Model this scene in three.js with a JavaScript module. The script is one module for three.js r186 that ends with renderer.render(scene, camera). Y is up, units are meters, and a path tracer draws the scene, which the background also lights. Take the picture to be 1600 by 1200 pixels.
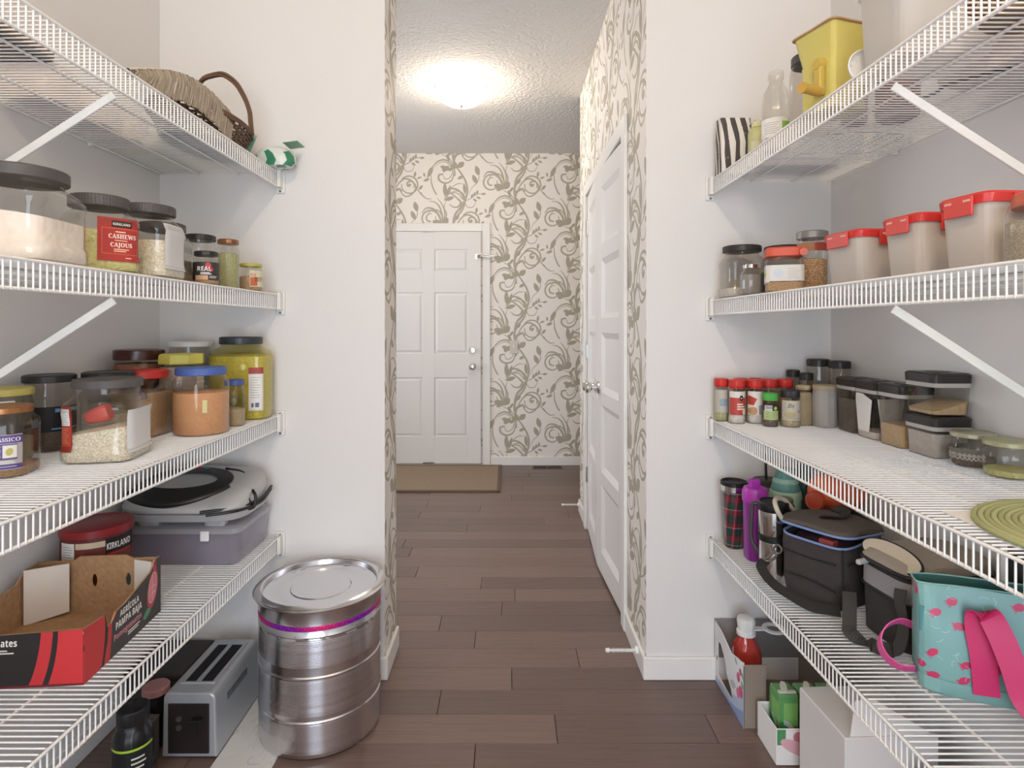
import * as THREE from 'three';
import { mergeGeometries, toCreasedNormals, mergeVertices } from 'three/addons/utils/BufferGeometryUtils.js';
import { RoundedBoxGeometry } from 'three/addons/geometries/RoundedBoxGeometry.js';
import { RectAreaLightUniformsLib } from 'three/addons/lights/RectAreaLightUniformsLib.js';

// ---------------------------------------------------------------- camera, light, exposure
RectAreaLightUniformsLib.init();
const scene = new THREE.Scene();
scene.background = new THREE.Color(0.55, 0.6, 0.66);
const camera = new THREE.PerspectiveCamera(2 * Math.atan(600 / 925) * 180 / Math.PI, 1600 / 1200, 0.02, 60);
camera.position.set(0, 1.22, 0);
camera.lookAt(0, 1.22, -1);
camera.setViewOffset(1600, 1200, 7, 90, 1600, 1200);
const renderer = new THREE.WebGLRenderer({ antialias: true });
renderer.toneMapping = THREE.LinearToneMapping;
renderer.toneMappingExposure = 1.26;
renderer.shadowMap.enabled = true;
const DAY = 3.0, PANTRY_LAMP = 2.9, HALL_LAMP = 1.1;
// daylight through the frosted window in the wall behind the camera
const day = new THREE.RectAreaLight(new THREE.Color(0.78, 0.95, 1.16), DAY, 1.3, 2.1);
day.position.set(-0.04, 1.16, 1.545);
day.castShadow = true;
scene.add(day);
// daylight from the window at the left end of the hall
const hallDay = new THREE.RectAreaLight(new THREE.Color(0.93, 0.97, 1.04), 3.5, 1.3, 1.3);
hallDay.position.set(-2.145, 1.5, -3.75);
hallDay.lookAt(0, 1.5, -3.75); hallDay.rotateY(Math.PI);
hallDay.castShadow = true;
scene.add(hallDay);

// ---------------------------------------------------------------- helpers
let seed = 7;
const rnd = (a = 0, b = 1) => { seed = (seed * 1664525 + 1013904223) >>> 0; return a + (b - a) * (seed / 4294967296); };
const V = (x, y, z) => new THREE.Vector3(x, y, z);
const C = (c) => new THREE.Color(c);
const used = {};
function numbered(n) { const k = used[n] ?? 0; used[n] = k + 1; return k ? `${n}_${String(k).padStart(3, '0')}` : n; }
function tag(o, label, category, group, kind) {
  if (label) o.userData.label = label;
  if (category) o.userData.category = category;
  if (group) o.userData.group = group;
  if (kind) o.userData.kind = kind;
  return o;
}
// d is the depth in front of the camera
function thing(name, label, category, x, y, d, ry = 0, group) {
  const o = new THREE.Group(); o.name = numbered(name); o.position.set(x, y, -d); o.rotation.y = ry;
  scene.add(o); return tag(o, label, category, group);
}
function part(parent, name, geo, mat, label) {
  const m = new THREE.Mesh(geo, mat); m.name = name; m.castShadow = m.receiveShadow = true;
  if (label) m.userData.label = label;
  parent.add(m); return m;
}
function struct(name, geo, mat) { const m = part(scene, numbered(name), geo, mat); m.userData.kind = 'structure'; return m; }
function structGroup(name, x = 0, y = 0, z = 0, ry = 0) { const o = new THREE.Group(); o.name = numbered(name); o.position.set(x, y, z); o.rotation.y = ry; o.userData.kind = 'structure'; scene.add(o); return o; }
function lone(name, label, category, geo, mat, group) { const m = part(scene, numbered(name), geo, mat); return tag(m, label, category, group); }
const merge = (list) => mergeGeometries(list.map((g) => { const n = g.index ? g.toNonIndexed() : g.clone(); for (const k of Object.keys(n.attributes)) if (!['position', 'normal', 'uv'].includes(k)) n.deleteAttribute(k); return n; }), false);
const box = (w, h, d, x = 0, y = 0, z = 0, r = 0.002) => new RoundedBoxGeometry(w, h, d, 2, Math.min(r, w / 2.05, h / 2.05, d / 2.05)).translate(x, y, z);
const plain = (w, h, d, x = 0, y = 0, z = 0) => new THREE.BoxGeometry(w, h, d).translate(x, y, z);
const cyl = (r0, r1, h, x = 0, y = 0, z = 0, s = 32) => new THREE.CylinderGeometry(r1, r0, h, s).translate(x, y + h / 2, z);
const lathe = (pts, seg = 48) => toCreasedNormals(new THREE.LatheGeometry(pts.map(([r, y]) => new THREE.Vector2(Math.max(r, 0.00001), y)), seg), 0.6);
function tube(pts, r = 0.003, seg = 24, rad = 8, closed = false) { return new THREE.TubeGeometry(new THREE.CatmullRomCurve3(pts.map((p) => Array.isArray(p) ? V(...p) : p), closed, 'centripetal'), seg, r, rad, closed); }
function rod(a, b, r, s = 8) { const A = V(...a), B = V(...b), d = B.clone().sub(A), g = new THREE.CylinderGeometry(r, r, d.length(), s); g.applyQuaternion(new THREE.Quaternion().setFromUnitVectors(V(0, 1, 0), d.clone().normalize())); const m = A.add(B).multiplyScalar(0.5); return g.translate(m.x, m.y, m.z); }
// flat webbing along a curve: w wide along the direction "across", t thick
function ribbon(pts, across, w, t = 0.002, seg = 40) {
  const curve = new THREE.CatmullRomCurve3(pts.map((p) => V(...p)), false, 'centripetal'), pos = [], uv = [], idx = [], n = seg + 1;
  for (let i = 0; i < n; i++) {
    const u = i / seg, p = curve.getPoint(u), T = curve.getTangent(u);
    const a = typeof across === 'function' ? across(u) : across; let W = V(...a); W.addScaledVector(T, -W.dot(T)).normalize();
    const N = T.clone().cross(W).normalize();
    for (const [sw, sn] of [[-1, -1], [1, -1], [1, 1], [-1, 1]]) { const q = p.clone().addScaledVector(W, sw * w / 2).addScaledVector(N, sn * t / 2); pos.push(q.x, q.y, q.z); uv.push(sw, u * 10); }
  }
  for (let i = 0; i < seg; i++) for (let k = 0; k < 4; k++) { const a = i * 4 + k, b = i * 4 + (k + 1) % 4; idx.push(a, b, a + 4, b, b + 4, a + 4); }
  idx.push(0, 2, 1, 0, 3, 2); const e = seg * 4; idx.push(e, e + 1, e + 2, e, e + 2, e + 3);
  const g = new THREE.BufferGeometry(); g.setAttribute('position', new THREE.Float32BufferAttribute(pos, 3)); g.setAttribute('uv', new THREE.Float32BufferAttribute(uv, 2)); g.setIndex(idx);
  return toCreasedNormals(g, 0.7);
}
// sections [{y, w, d, n, x, z}] of superellipses joined into a solid
function loft(secs, { seg = 48, top = true, bottom = true, crease = 0.7, bump } = {}) {
  const pos = [], uv = [], idx = [];
  for (const s of secs) {
    let per = 0, last = null;
    for (let i = 0; i <= seg; i++) {
      const t = i / seg * 2 * Math.PI, c = Math.cos(t), q = Math.sin(t), e = 2 / (s.n ?? 2);
      let x = (s.x ?? 0) + s.w / 2 * Math.sign(c) * Math.abs(c) ** e, z = (s.z ?? 0) + s.d / 2 * Math.sign(q) * Math.abs(q) ** e, y = s.y;
      if (s.tilt) y += s.tilt * (x - (s.x ?? 0));
      if (last) per += Math.hypot(x - last[0], z - last[1]); last = [x, z];
      if (bump) [x, y, z] = bump(x, y, z);
      pos.push(x, y, z); uv.push(per, y);
    }
  }
  const n = seg + 1;
  for (let j = 0; j < secs.length - 1; j++) for (let i = 0; i < seg; i++) { const a = j * n + i; idx.push(a, a + n, a + 1, a + 1, a + n, a + n + 1); }
  const cap = (j, up) => {
    const c = pos.length / 3; let x = 0, y = 0, z = 0;
    for (let i = 0; i < seg; i++) { x += pos[(j * n + i) * 3]; y += pos[(j * n + i) * 3 + 1]; z += pos[(j * n + i) * 3 + 2]; }
    pos.push(x / seg, y / seg, z / seg); uv.push(x / seg, z / seg);
    for (let i = 0; i <= seg; i++) { const k = (j * n + i) * 3; pos.push(pos[k], pos[k + 1], pos[k + 2]); uv.push(pos[k], pos[k + 2]); }
    for (let i = 0; i < seg; i++) up ? idx.push(c, c + 2 + i, c + 1 + i) : idx.push(c, c + 1 + i, c + 2 + i);
  };
  if (top) cap(secs.length - 1, true);
  if (bottom) cap(0, false);
  const g = new THREE.BufferGeometry(); g.setAttribute('position', new THREE.Float32BufferAttribute(pos, 3)); g.setAttribute('uv', new THREE.Float32BufferAttribute(uv, 2)); g.setIndex(idx);
  return toCreasedNormals(g, crease);
}
// rectangular panel field: rim rectangle at height y0, inner rectangle at height y1, flat facets
function frustum(w0, d0, y0, w1, d1, y1) {
  const a = [[-1, -1], [1, -1], [1, 1], [-1, 1]], lo = a.map(([x, z]) => [x * w0 / 2, y0, z * d0 / 2]), hi = a.map(([x, z]) => [x * w1 / 2, y1, z * d1 / 2]), pos = [];
  const quad = (p, q, r, s) => pos.push(...p, ...r, ...q, ...p, ...s, ...r);
  for (let i = 0; i < 4; i++) quad(lo[i], lo[(i + 1) % 4], hi[(i + 1) % 4], hi[i]);
  quad(hi[0], hi[1], hi[2], hi[3]);
  const g = new THREE.BufferGeometry(); g.setAttribute('position', new THREE.Float32BufferAttribute(pos, 3)); g.setAttribute('uv', new THREE.Float32BufferAttribute(new Array(pos.length / 3 * 2).fill(0), 2)); g.computeVertexNormals(); return g;
}
const at = (secs, y) => {
  for (let i = 0; i < secs.length - 1; i++) { const a = secs[i], b = secs[i + 1]; if (y <= b.y) { const k = Math.max(0, Math.min(1, (y - a.y) / (b.y - a.y || 1))), m = (p, q = 0) => (a[p] ?? q) + ((b[p] ?? q) - (a[p] ?? q)) * k; return { y, w: m('w'), d: m('d'), n: m('n', 2), x: m('x'), z: m('z') }; } }
  return { ...secs[secs.length - 1], y };
};
// a label lying on a loft: face 'front' (+z), 'left' (-x), 'right' (+x); a0..a1 share of the half width
function patch(secs, face, a0, a1, y0, y1, off = 0.0008, nu = 16, nv = 6) {
  const pos = [], uv = [], idx = [];
  for (let j = 0; j <= nv; j++) for (let i = 0; i <= nu; i++) {
    const y = y0 + (y1 - y0) * j / nv, s = at(secs, y), a = a0 + (a1 - a0) * i / nu, n = s.n ?? 2, k = (1 - Math.min(1, Math.abs(a)) ** n) ** (1 / n), w = s.w / 2 + off, d = s.d / 2 + off, X = s.x ?? 0, Z = s.z ?? 0;
    if (face === 'front') pos.push(X + a * w, y, Z + k * d); else if (face === 'right') pos.push(X + k * w, y, Z - a * d); else pos.push(X - k * w, y, Z + a * d);
    uv.push(i / nu, j / nv);
  }
  for (let j = 0; j < nv; j++) for (let i = 0; i < nu; i++) { const a = j * (nu + 1) + i; idx.push(a, a + 1, a + nu + 1, a + 1, a + nu + 2, a + nu + 1); }
  const g = new THREE.BufferGeometry(); g.setAttribute('position', new THREE.Float32BufferAttribute(pos, 3)); g.setAttribute('uv', new THREE.Float32BufferAttribute(uv, 2)); g.setIndex(idx); g.computeVertexNormals();
  return g;
}
// ---------------------------------------------------------------- materials
const std = (color, roughness = 0.6, metalness = 0, extra = {}) => new THREE.MeshStandardMaterial({ color, roughness, metalness, ...extra });
function canvasTex(w, h, draw, repeat) {
  const c = document.createElement('canvas'); c.width = w; c.height = h; const g = c.getContext('2d'); draw(g, w, h);
  const t = new THREE.CanvasTexture(c); t.colorSpace = THREE.SRGBColorSpace; if (repeat) t.wrapS = t.wrapT = THREE.RepeatWrapping; return t;
}
function noiseTex(n, f, srgb) {
  const a = new Uint8Array(n * n * 4); for (let y = 0; y < n; y++) for (let x = 0; x < n; x++) { const [r, g, b] = f(x, y); const o = (y * n + x) * 4; a[o] = r; a[o + 1] = g; a[o + 2] = b; a[o + 3] = 255; }
  const t = new THREE.DataTexture(a, n, n); t.wrapS = t.wrapT = THREE.RepeatWrapping; t.magFilter = THREE.LinearFilter; t.minFilter = THREE.LinearFilter; if (srgb) t.colorSpace = THREE.SRGBColorSpace; t.needsUpdate = true; return t;
}
// tileable cell noise of size n
function blurNoise(n, pass) { let a = Float32Array.from({ length: n * n }, () => rnd()); for (let p = 0; p < pass; p++) { const b = new Float32Array(n * n); for (let y = 0; y < n; y++) for (let x = 0; x < n; x++) { let s = 0; for (let j = -1; j < 2; j++) for (let i = -1; i < 2; i++) s += a[((y + j + n) % n) * n + (x + i + n) % n]; b[y * n + x] = s / 9; } a = b; } let lo = 9, hi = -9; for (const v of a) { lo = Math.min(lo, v); hi = Math.max(hi, v); } return a.map((v) => (v - lo) / (hi - lo)); }
const NA = blurNoise(96, 1), NB = blurNoise(96, 5);
const bumpFine = noiseTex(96, (x, y) => { const v = NA[y * 96 + x] * 255; return [v, v, v]; });
const bumpSoft = noiseTex(96, (x, y) => { const v = NB[y * 96 + x] * 255; return [v, v, v]; });
const rep = (t, u, v) => { const c = t.clone(); c.repeat.set(u, v); c.needsUpdate = true; return c; };
// dry goods seen through a jar: two tones of grains, size in metres of one tile
function grain(c1, c2, size = 0.05, rough = 0.9) {
  size *= 3;
  const a = C(c1), b = C(c2), A = a.clone().convertLinearToSRGB(), B = b.clone().convertLinearToSRGB();
  const t = noiseTex(96, (x, y) => { const k = Math.min(1, Math.max(0, (NA[y * 96 + x] - 0.22) * 1.8)); return ['r', 'g', 'b'].map((q) => 255 * (A[q] + (B[q] - A[q]) * k)); }, true);
  t.repeat.set(1 / size, 1 / size);
  const bm = rep(bumpFine, 1 / size, 1 / size);
  return new THREE.MeshStandardMaterial({ map: t, bumpMap: bm, bumpScale: 0.002, roughness: rough });
}
const glass = (color = 0xf4f4f2, roughness = 0.04) => new THREE.MeshPhysicalMaterial({ color, transmission: 1, thickness: 0, roughness, ior: 1.45 });
const G_CLEAR = glass(0xf3f2ef), G_GREY = glass(0xeae8e4, 0.05), G_DARK = glass(0x8d8a88), G_FROST = new THREE.MeshPhysicalMaterial({ color: 0xe9e6e1, transmission: 0.55, thickness: 0, roughness: 0.75 });
const M = {
  wall: std(0xe5e3e0, 0.85, 0, { bumpMap: rep(bumpFine, 9, 9), bumpScale: 0.0004 }), trim: std(0xeeece8, 0.4), door: std(0xe6e4e1, 0.45),
  wire: std(0xf3f2ef, 0.35), bracket: std(0xe8e7e1, 0.45), dark: std(0x1d1b1a, 0.5), black: std(0x121212, 0.45), chrome: std(0xd8d6d2, 0.16, 1), steel: std(0xb9b9ba, 0.27, 1), brushed: std(0xaeb0b2, 0.38, 1),
  lidGrey: std(0x4d4947, 0.5), lidBlack: std(0x2a2827, 0.45), red: std(0xd0342c, 0.42), white: std(0xf0efec, 0.5), paper: std(0xe9e6df, 0.8), yellow: std(0xd9cf5b, 0.5), cream: std(0xd9d1bd, 0.7),
};
// ---------------------------------------------------------------- wallpaper and ceiling
const wallpaperTex = canvasTex(1024, 600, (g) => {
  g.fillStyle = '#f1ebe4'; g.fillRect(0, 0, 1024, 600);
  const k = 0.8, ox = 0, oy = 0;
  const spline = (pts) => new THREE.CatmullRomCurve3(pts.map(([x, y]) => V(x, y, 0)), false, 'centripetal');
  let dx = 0, dy = 0;
  const P = (x, y) => [(x + ox) * k + dx, (y + oy) * k + dy];
  const vine = (pts, w0, w1, col = '#b3ac9b') => { const c = spline(pts), n = 60; g.fillStyle = col; for (let i = 0; i <= n; i++) { const p = c.getPoint(i / n), [x, y] = P(p.x, p.y), s = i / n, r = (w0 + (w1 - w0) * s) * k * 0.57 * (0.8 + 0.35 * Math.sin(Math.PI * s)); g.beginPath(); g.arc(x, y, r, 0, 7); g.fill(); } };
  const leaf = (x, y, len, ang, w = 0.42, col = '#aea795') => { const [X, Y] = P(x, y); g.save(); g.translate(X, Y); g.rotate(ang); g.scale(k * 1.1, k * 1.1); g.fillStyle = col; g.beginPath(); g.moveTo(0, 0); g.bezierCurveTo(len * 0.3, -len * w, len * 0.75, -len * w * 0.8, len, 0); g.bezierCurveTo(len * 0.75, len * w * 0.8, len * 0.3, len * w, 0, 0); g.fill(); g.restore(); };
  const spiral = (cx, cy, r0, a0, turns, w0, w1, r1 = 8) => { const pts = []; for (let i = 0; i <= 24; i++) { const s = i / 24, a = a0 + turns * 2 * Math.PI * s, r = r0 + (r1 - r0) * s; pts.push([cx + r * Math.cos(a), cy + r * Math.sin(a)]); } vine(pts, w0, w1); };
  const motif = () => {
    vine([[560, 372], [640, 420], [715, 500], [775, 580], [825, 670], [842, 760], [822, 850], [800, 890]], 9, 22);
    vine([[735, 510], [696, 440], [692, 370], [725, 290], [785, 215], [815, 130], [800, 50], [735, 14], [640, 50], [600, 110]], 22, 10);
    vine([[800, 880], [770, 940], [720, 1000], [695, 1080], [700, 1180]], 24, 12);
    vine([[740, 95], [772, 130], [745, 178], [690, 180], [655, 150]], 20, 7);
    vine([[640, 30], [700, 60], [745, 100]], 8, 14);
    vine([[420, 620], [470, 530], [530, 460], [600, 440], [660, 470], [705, 545], [712, 600]], 10, 16);
    vine([[480, 545], [540, 478], [610, 462], [660, 500], [695, 580], [690, 620]], 5, 9);
    vine([[462, 600], [470, 690], [505, 780], [520, 800]], 9, 14);
    vine([[705, 590], [670, 660], [605, 682], [548, 650], [545, 600], [585, 588]], 12, 18);
    vine([[690, 555], [660, 625], [610, 640], [590, 600]], 7, 6);
    leaf(560, 510, 60, 0.2); leaf(600, 560, 70, -0.9); leaf(630, 545, 60, -0.2); leaf(585, 520, 50, 1.2);
    spiral(450, 305, 92, -0.7, -0.95, 16, 10, 62); spiral(455, 300, 52, -1.3, -0.55, 9, 16, 30);
    vine([[575, 360], [545, 270], [480, 200], [410, 195], [370, 240]], 24, 9);
    vine([[590, 350], [575, 250], [545, 170], [500, 130], [440, 120]], 20, 6); vine([[600, 345], [605, 230], [575, 150], [530, 90]], 16, 6); vine([[590, 300], [540, 220], [480, 210], [430, 245]], 12, 8);
    vine([[600, 340], [625, 260], [600, 180], [620, 120]], 12, 5);
    leaf(580, 365, 100, 3.5, 0.42); leaf(585, 370, 85, -0.95, 0.5); leaf(625, 380, 70, 1.2, 0.3); leaf(560, 350, 60, 2.6, 0.5); leaf(640, 400, 60, -0.9, 0.32);
    spiral(875, 330, 98, -2.4, 0.9, 15, 11, 78); spiral(880, 325, 52, 0.6, -0.85, 12, 15, 14); spiral(882, 326, 6, 0, 1, 16, 16, 6);
    vine([[700, 450], [715, 400], [770, 370], [800, 390]], 26, 16); vine([[705, 440], [760, 320], [830, 262], [900, 285], [945, 350], [900, 425], [835, 445], [785, 395]], 15, 13);
    leaf(740, 520, 80, -0.7, 0.48); leaf(735, 525, 70, 3.6, 0.42); leaf(735, 515, 60, -2.2, 0.42);
    leaf(720, 320, 60, -1.0, 0.3); leaf(930, 250, 60, -1.4, 0.28); leaf(955, 260, 50, -0.3, 0.26);
    vine([[860, 800], [890, 730], [940, 680], [962, 620], [945, 540]], 5, 8); leaf(960, 605, 100, -1.85, 0.34); leaf(940, 690, 95, -2.0, 0.33); leaf(870, 560 + 40, 1, 0);
    vine([[965, 380], [1010, 430], [1060, 470], [1110, 470]], 12, 6); leaf(975, 380, 60, -0.9, 0.32); leaf(985, 400, 40, 0.9, 0.3);
    vine([[820, 870], [880, 840], [940, 800], [1010, 790]], 8, 5); for (const [x, y, a] of [[880, 840, -1.2], [910, 822, -1.3], [940, 805, -1.4], [985, 800, -0.2], [900, 845, 0.6], [935, 825, 0.4]]) leaf(x, y, 46, a, 0.34);
    vine([[815, 880], [840, 930], [900, 930], [930, 880]], 6, 6);
    vine([[600, 800], [650, 745], [720, 745], [780, 790], [800, 850]], 12, 18); vine([[600, 830], [660, 790], [740, 790], [790, 850]], 7, 10); leaf(610, 820, 130, -1.6, 0.22); leaf(625, 830, 120, -1.25, 0.2); leaf(600, 860, 100, -0.3, 0.28);
    vine([[660, 740], [740, 690], [790, 690]], 8, 5); leaf(740, 640, 60, -0.5, 0.36); leaf(820, 800, 110, -1.7, 0.2);
    leaf(430, 620, 110, -1.15, 0.28); leaf(385, 660, 60, -0.35, 0.34); vine([[380, 660], [430, 630], [440, 610]], 5, 5); leaf(395, 620, 45, -1.7, 0.3);
  };
  for (let i = -2; i <= 3; i++) for (let j = -3; j <= 2; j++) { dx = i * 512; dy = j * 600 - (((i % 2) + 2) % 2) * 300; motif(); }
}, true);
wallpaperTex.repeat.set(1 / 1.08, 1 / 0.633); wallpaperTex.offset.set(0.5225 / 1.08, -2.105 / 0.633);
M.paper_wall = new THREE.MeshStandardMaterial({ map: wallpaperTex, roughness: 0.62 });
const wallpaperSide = wallpaperTex.clone(); wallpaperSide.offset.set(0.12, -2.0 / 0.633); wallpaperSide.needsUpdate = true;
M.paper_side = new THREE.MeshStandardMaterial({ map: wallpaperSide, roughness: 0.62 });
M.ceiling = std(0xdedad5, 0.95, 0, { bumpMap: rep(bumpFine, 1 / 0.42, 1 / 0.42), bumpScale: 0.0045 });
// box with uv in metres; faces: {px,nx,py,ny,pz,nz} give a face another material
function wallBox(name, x0, x1, y0, y1, z0, z1, base, faces = {}) {
  const mats = [base], pos = [], nor = [], uv = [], groups = [];
  const quad = (pts, n, uvf, key) => { let m = 0; if (faces[key]) { m = mats.indexOf(faces[key]); if (m < 0) m = mats.push(faces[key]) - 1; } groups.push([pos.length / 3, m]); for (const i of [0, 1, 2, 0, 2, 3]) { pos.push(...pts[i]); nor.push(...n); uv.push(...uvf(pts[i])); } };
  const h = (p) => [p[0], p[1]], s = (p) => [p[2], p[1]], t = (p) => [p[0], p[2]];
  quad([[x1, y0, z1], [x1, y0, z0], [x1, y1, z0], [x1, y1, z1]], [1, 0, 0], s, 'px'); quad([[x0, y0, z0], [x0, y0, z1], [x0, y1, z1], [x0, y1, z0]], [-1, 0, 0], s, 'nx');
  quad([[x0, y1, z1], [x1, y1, z1], [x1, y1, z0], [x0, y1, z0]], [0, 1, 0], t, 'py'); quad([[x0, y0, z0], [x1, y0, z0], [x1, y0, z1], [x0, y0, z1]], [0, -1, 0], t, 'ny');
  quad([[x0, y0, z1], [x1, y0, z1], [x1, y1, z1], [x0, y1, z1]], [0, 0, 1], h, 'pz'); quad([[x1, y0, z0], [x0, y0, z0], [x0, y1, z0], [x1, y1, z0]], [0, 0, -1], h, 'nz');
  const g = new THREE.BufferGeometry(); g.setAttribute('position', new THREE.Float32BufferAttribute(pos, 3)); g.setAttribute('normal', new THREE.Float32BufferAttribute(nor, 3)); g.setAttribute('uv', new THREE.Float32BufferAttribute(uv, 2));
  for (const [st, m] of groups) g.addGroup(st, 6, m);
  return struct(name, g, mats.length > 1 ? mats : base);
}
// ---------------------------------------------------------------- shell
const WL = -1.204, WR = 1.12, D1 = 2.05, D2 = 5.2, H = 2.74;
wallBox('wall_left', WL - 0.12, WL, 0, H, -D1 - 0.21, 1.72, M.wall);
wallBox('wall_right', WR, WR + 0.12, 0, H, -D1 - 0.02, 1.72, M.wall);
wallBox('wall_front_left', WL, -0.425, 0, H, -D1 - 0.21, -D1, M.wall, { px: M.paper_side, nz: M.paper_side });
wallBox('wall_front_right', 0.48, WR, 0, H, -2.43, -D1, M.wall, { nx: M.paper_side });
wallBox('wall_closet_far', 0.48, 1.24, 0, H, -3.92, -3.56, M.wall, { nx: M.paper_side, nz: M.paper_side });
wallBox('wall_closet_head', 0.48, 0.60, 2.005, H, -3.56, -2.43, M.wall, { nx: M.paper_side });
wallBox('wall_closet_back', 1.12, 1.24, 0, H, -3.56, -2.43, M.wall);
wallBox('wall_far', -2.3, 1.9, 0, H, -D2 - 0.12, -D2, M.paper_wall);
wallBox('wall_hall_right', 1.7, 1.82, 0, H, -D2, -3.92, M.paper_side);
wallBox('wall_hall_right_return', 1.24, 1.82, 0, H, -3.92, -3.8, M.paper_side);
for (const [n, y0, y1, z0, z1] of [['wall_hall_left', 0, 0.84, -D2, -2.26], ['wall_hall_left_top', 2.16, H, -D2, -2.26], ['wall_hall_left_near', 0.84, 2.16, -3.09, -2.26], ['wall_hall_left_far', 0.84, 2.16, -D2, -4.41]]) wallBox(n, -2.3, -2.18, y0, y1, z0, z1, M.paper_side);
wallBox('wall_hall_near', -2.3, WL - 0.12, 0, H, -2.26, -2.14, M.paper_side);
for (const [n, x0, x1, y0, y1] of [['wall_back_sill', WL - 0.12, WR + 0.12, 0, 0.1], ['wall_back_head', WL - 0.12, WR + 0.12, 2.22, H], ['wall_back_left', WL - 0.12, -0.7, 0.1, 2.22], ['wall_back_right', 0.62, WR + 0.12, 0.1, 2.22]]) wallBox(n, x0, x1, y0, y1, 1.6, 1.72, M.wall);
wallBox('ceiling', -2.3, 1.9, H, H + 0.1, -D2 - 0.12, 1.72, M.ceiling);
// frosted windows that bring in the daylight
const frosted = (strength) => std(0xf2f5f8, 0.6, 0, { emissive: C(0xeaf2ff), emissiveIntensity: strength });
{ const w = structGroup('window_1', -0.04, 1.16, 1.6); part(w, 'pane', plain(1.32, 2.12, 0.01, 0, 0, -0.02), frosted(1.6)); part(w, 'window_frame', merge([plain(1.36, 0.05, 0.06, 0, 1.08, 0), plain(1.36, 0.05, 0.06, 0, -1.08, 0), plain(0.05, 2.16, 0.06, 0.67, 0, 0), plain(0.05, 2.16, 0.06, -0.67, 0, 0)]), M.trim); }
{ const w = structGroup('window_2', -2.18, 1.5, -3.75); part(w, 'pane', plain(0.01, 1.32, 1.32), frosted(1.0)); part(w, 'window_frame', merge([plain(0.06, 0.05, 1.36, 0, 0.67, 0), plain(0.06, 0.05, 1.36, 0, -0.67, 0), plain(0.06, 1.36, 0.05, 0, 0, 0.67), plain(0.06, 1.36, 0.05, 0, 0, -0.67)]), M.trim); }
// floor of dark planks
{
  const floor = struct('floor', plain(4.3, 0.1, D2 + 1.9, -0.2, -0.0625, (1.72 - D2 - 0.12) / 2), std(0x17100d, 0.8));
  const gx = canvasTex(256, 64, (g) => { g.fillStyle = '#e6dfdb'; g.fillRect(0, 0, 256, 64); for (let i = 0; i < 260; i++) { g.fillStyle = `rgba(${rnd() > 0.5 ? '255,240,230' : '70,55,48'},${rnd(0.02, 0.1)})`; g.fillRect(rnd(-60, 256), rnd(0, 64), rnd(20, 160), rnd(0.5, 1.6)); } }, true);
  gx.repeat.set(1 / 0.6, 1 / 0.15);
  const tones = ['#88746c', '#806d66', '#8d7971', '#7b6962'].map((c) => new THREE.MeshStandardMaterial({ color: c, map: gx, roughness: 0.36, roughnessMap: null, bumpMap: rep(bumpSoft, 2, 6), bumpScale: 0.0004 }));
  const fixed = { 1.8605: [-0.222], 1.988: [0.015, -1.1, 1.0], 1.733: [0.147, 0.62], 2.243: [-0.126], 2.3705: [-0.276], 2.753: [-0.124], 2.8805: [-0.45] };
  for (let d = 1.8605 - 0.1275 * 27; d < D2; d += 0.1275) {
    const key = Object.keys(fixed).find((q) => Math.abs(q - d) < 0.01), z1 = Math.min(d + 0.1275, D2), xl = d > 2.2 ? -2.18 : -1.204, xr = d < 2.05 ? 1.12 : d < 3.9 ? 0.6 : 1.7;
    let cuts = key ? fixed[key].slice() : []; if (!cuts.length) for (let x = rnd(-2.1, -1.2); x < 1.7; x += rnd(0.7, 1.5)) cuts.push(x);
    cuts = [xl, ...cuts.filter((x) => x > xl + 0.15 && x < xr - 0.1).sort((a, b) => a - b), xr];
    for (let i = 0; i < cuts.length - 1; i++) {
      const w = cuts[i + 1] - cuts[i] - 0.0018, h = z1 - d - 0.0012; if (h < 0.01) continue;
      const g = new RoundedBoxGeometry(w, 0.0125, h, 1, 0.0012).translate(cuts[i] + w / 2 + 0.0009, -0.00625, -(d + (z1 - d) / 2));
      const p = g.attributes.position, uv = g.attributes.uv, o = rnd(0, 3); for (let k = 0; k < p.count; k++) uv.setXY(k, p.getX(k) + o, p.getZ(k) + o);
      part(floor, 'plank', g, tones[Math.floor(rnd(0, 4))]);
    }
  }
}
// baseboards
const bb = (name, w, d, x, z) => struct(name, box(w, 0.078, d, x, 0.0395, z, 0.004), M.trim);
bb('baseboard_front_right', WR - 0.468, 0.012, (WR + 0.468) / 2, -D1 + 0.006); bb('baseboard_front_left', -0.413 - WL, 0.012, (WL - 0.413) / 2, -D1 + 0.006);
bb('baseboard_jamb_left', 0.012, 0.21, -0.419, -D1 - 0.105); bb('baseboard_jamb_right', 0.012, 0.31, 0.474, -D1 - 0.155); bb('baseboard_closet_far', 0.012, 0.29, 0.474, -3.775);
bb('baseboard_far', 1.85, 0.012, 0.775, -D2 + 0.006); bb('baseboard_left', 0.012, 3.6, WL + 0.006, -0.24); bb('baseboard_right', 0.012, 3.6, WR - 0.006, -0.24);
// casings
struct('trim_1', merge([box(0.07, 2.125, 0.016, -0.187, 1.0625, -D2 + 0.008, 0.004), box(0.07, 2.125, 0.016, -1.183, 1.0625, -D2 + 0.008, 0.004), box(0.926, 0.072, 0.016, -0.685, 2.089, -D2 + 0.008, 0.004)]), M.trim);
struct('trim_2', merge([box(0.016, 2.07, 0.068, 0.472, 1.035, -2.397, 0.004), box(0.016, 2.07, 0.068, 0.472, 1.035, -3.594, 0.004), box(0.016, 0.068, 1.13, 0.472, 2.036, -2.995, 0.004)]), M.trim);
struct('threshold_strip', box(0.94, 0.022, 0.05, -0.69, 0.011, -D2 + 0.028, 0.004), std(0x8d8378, 0.5));
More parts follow.
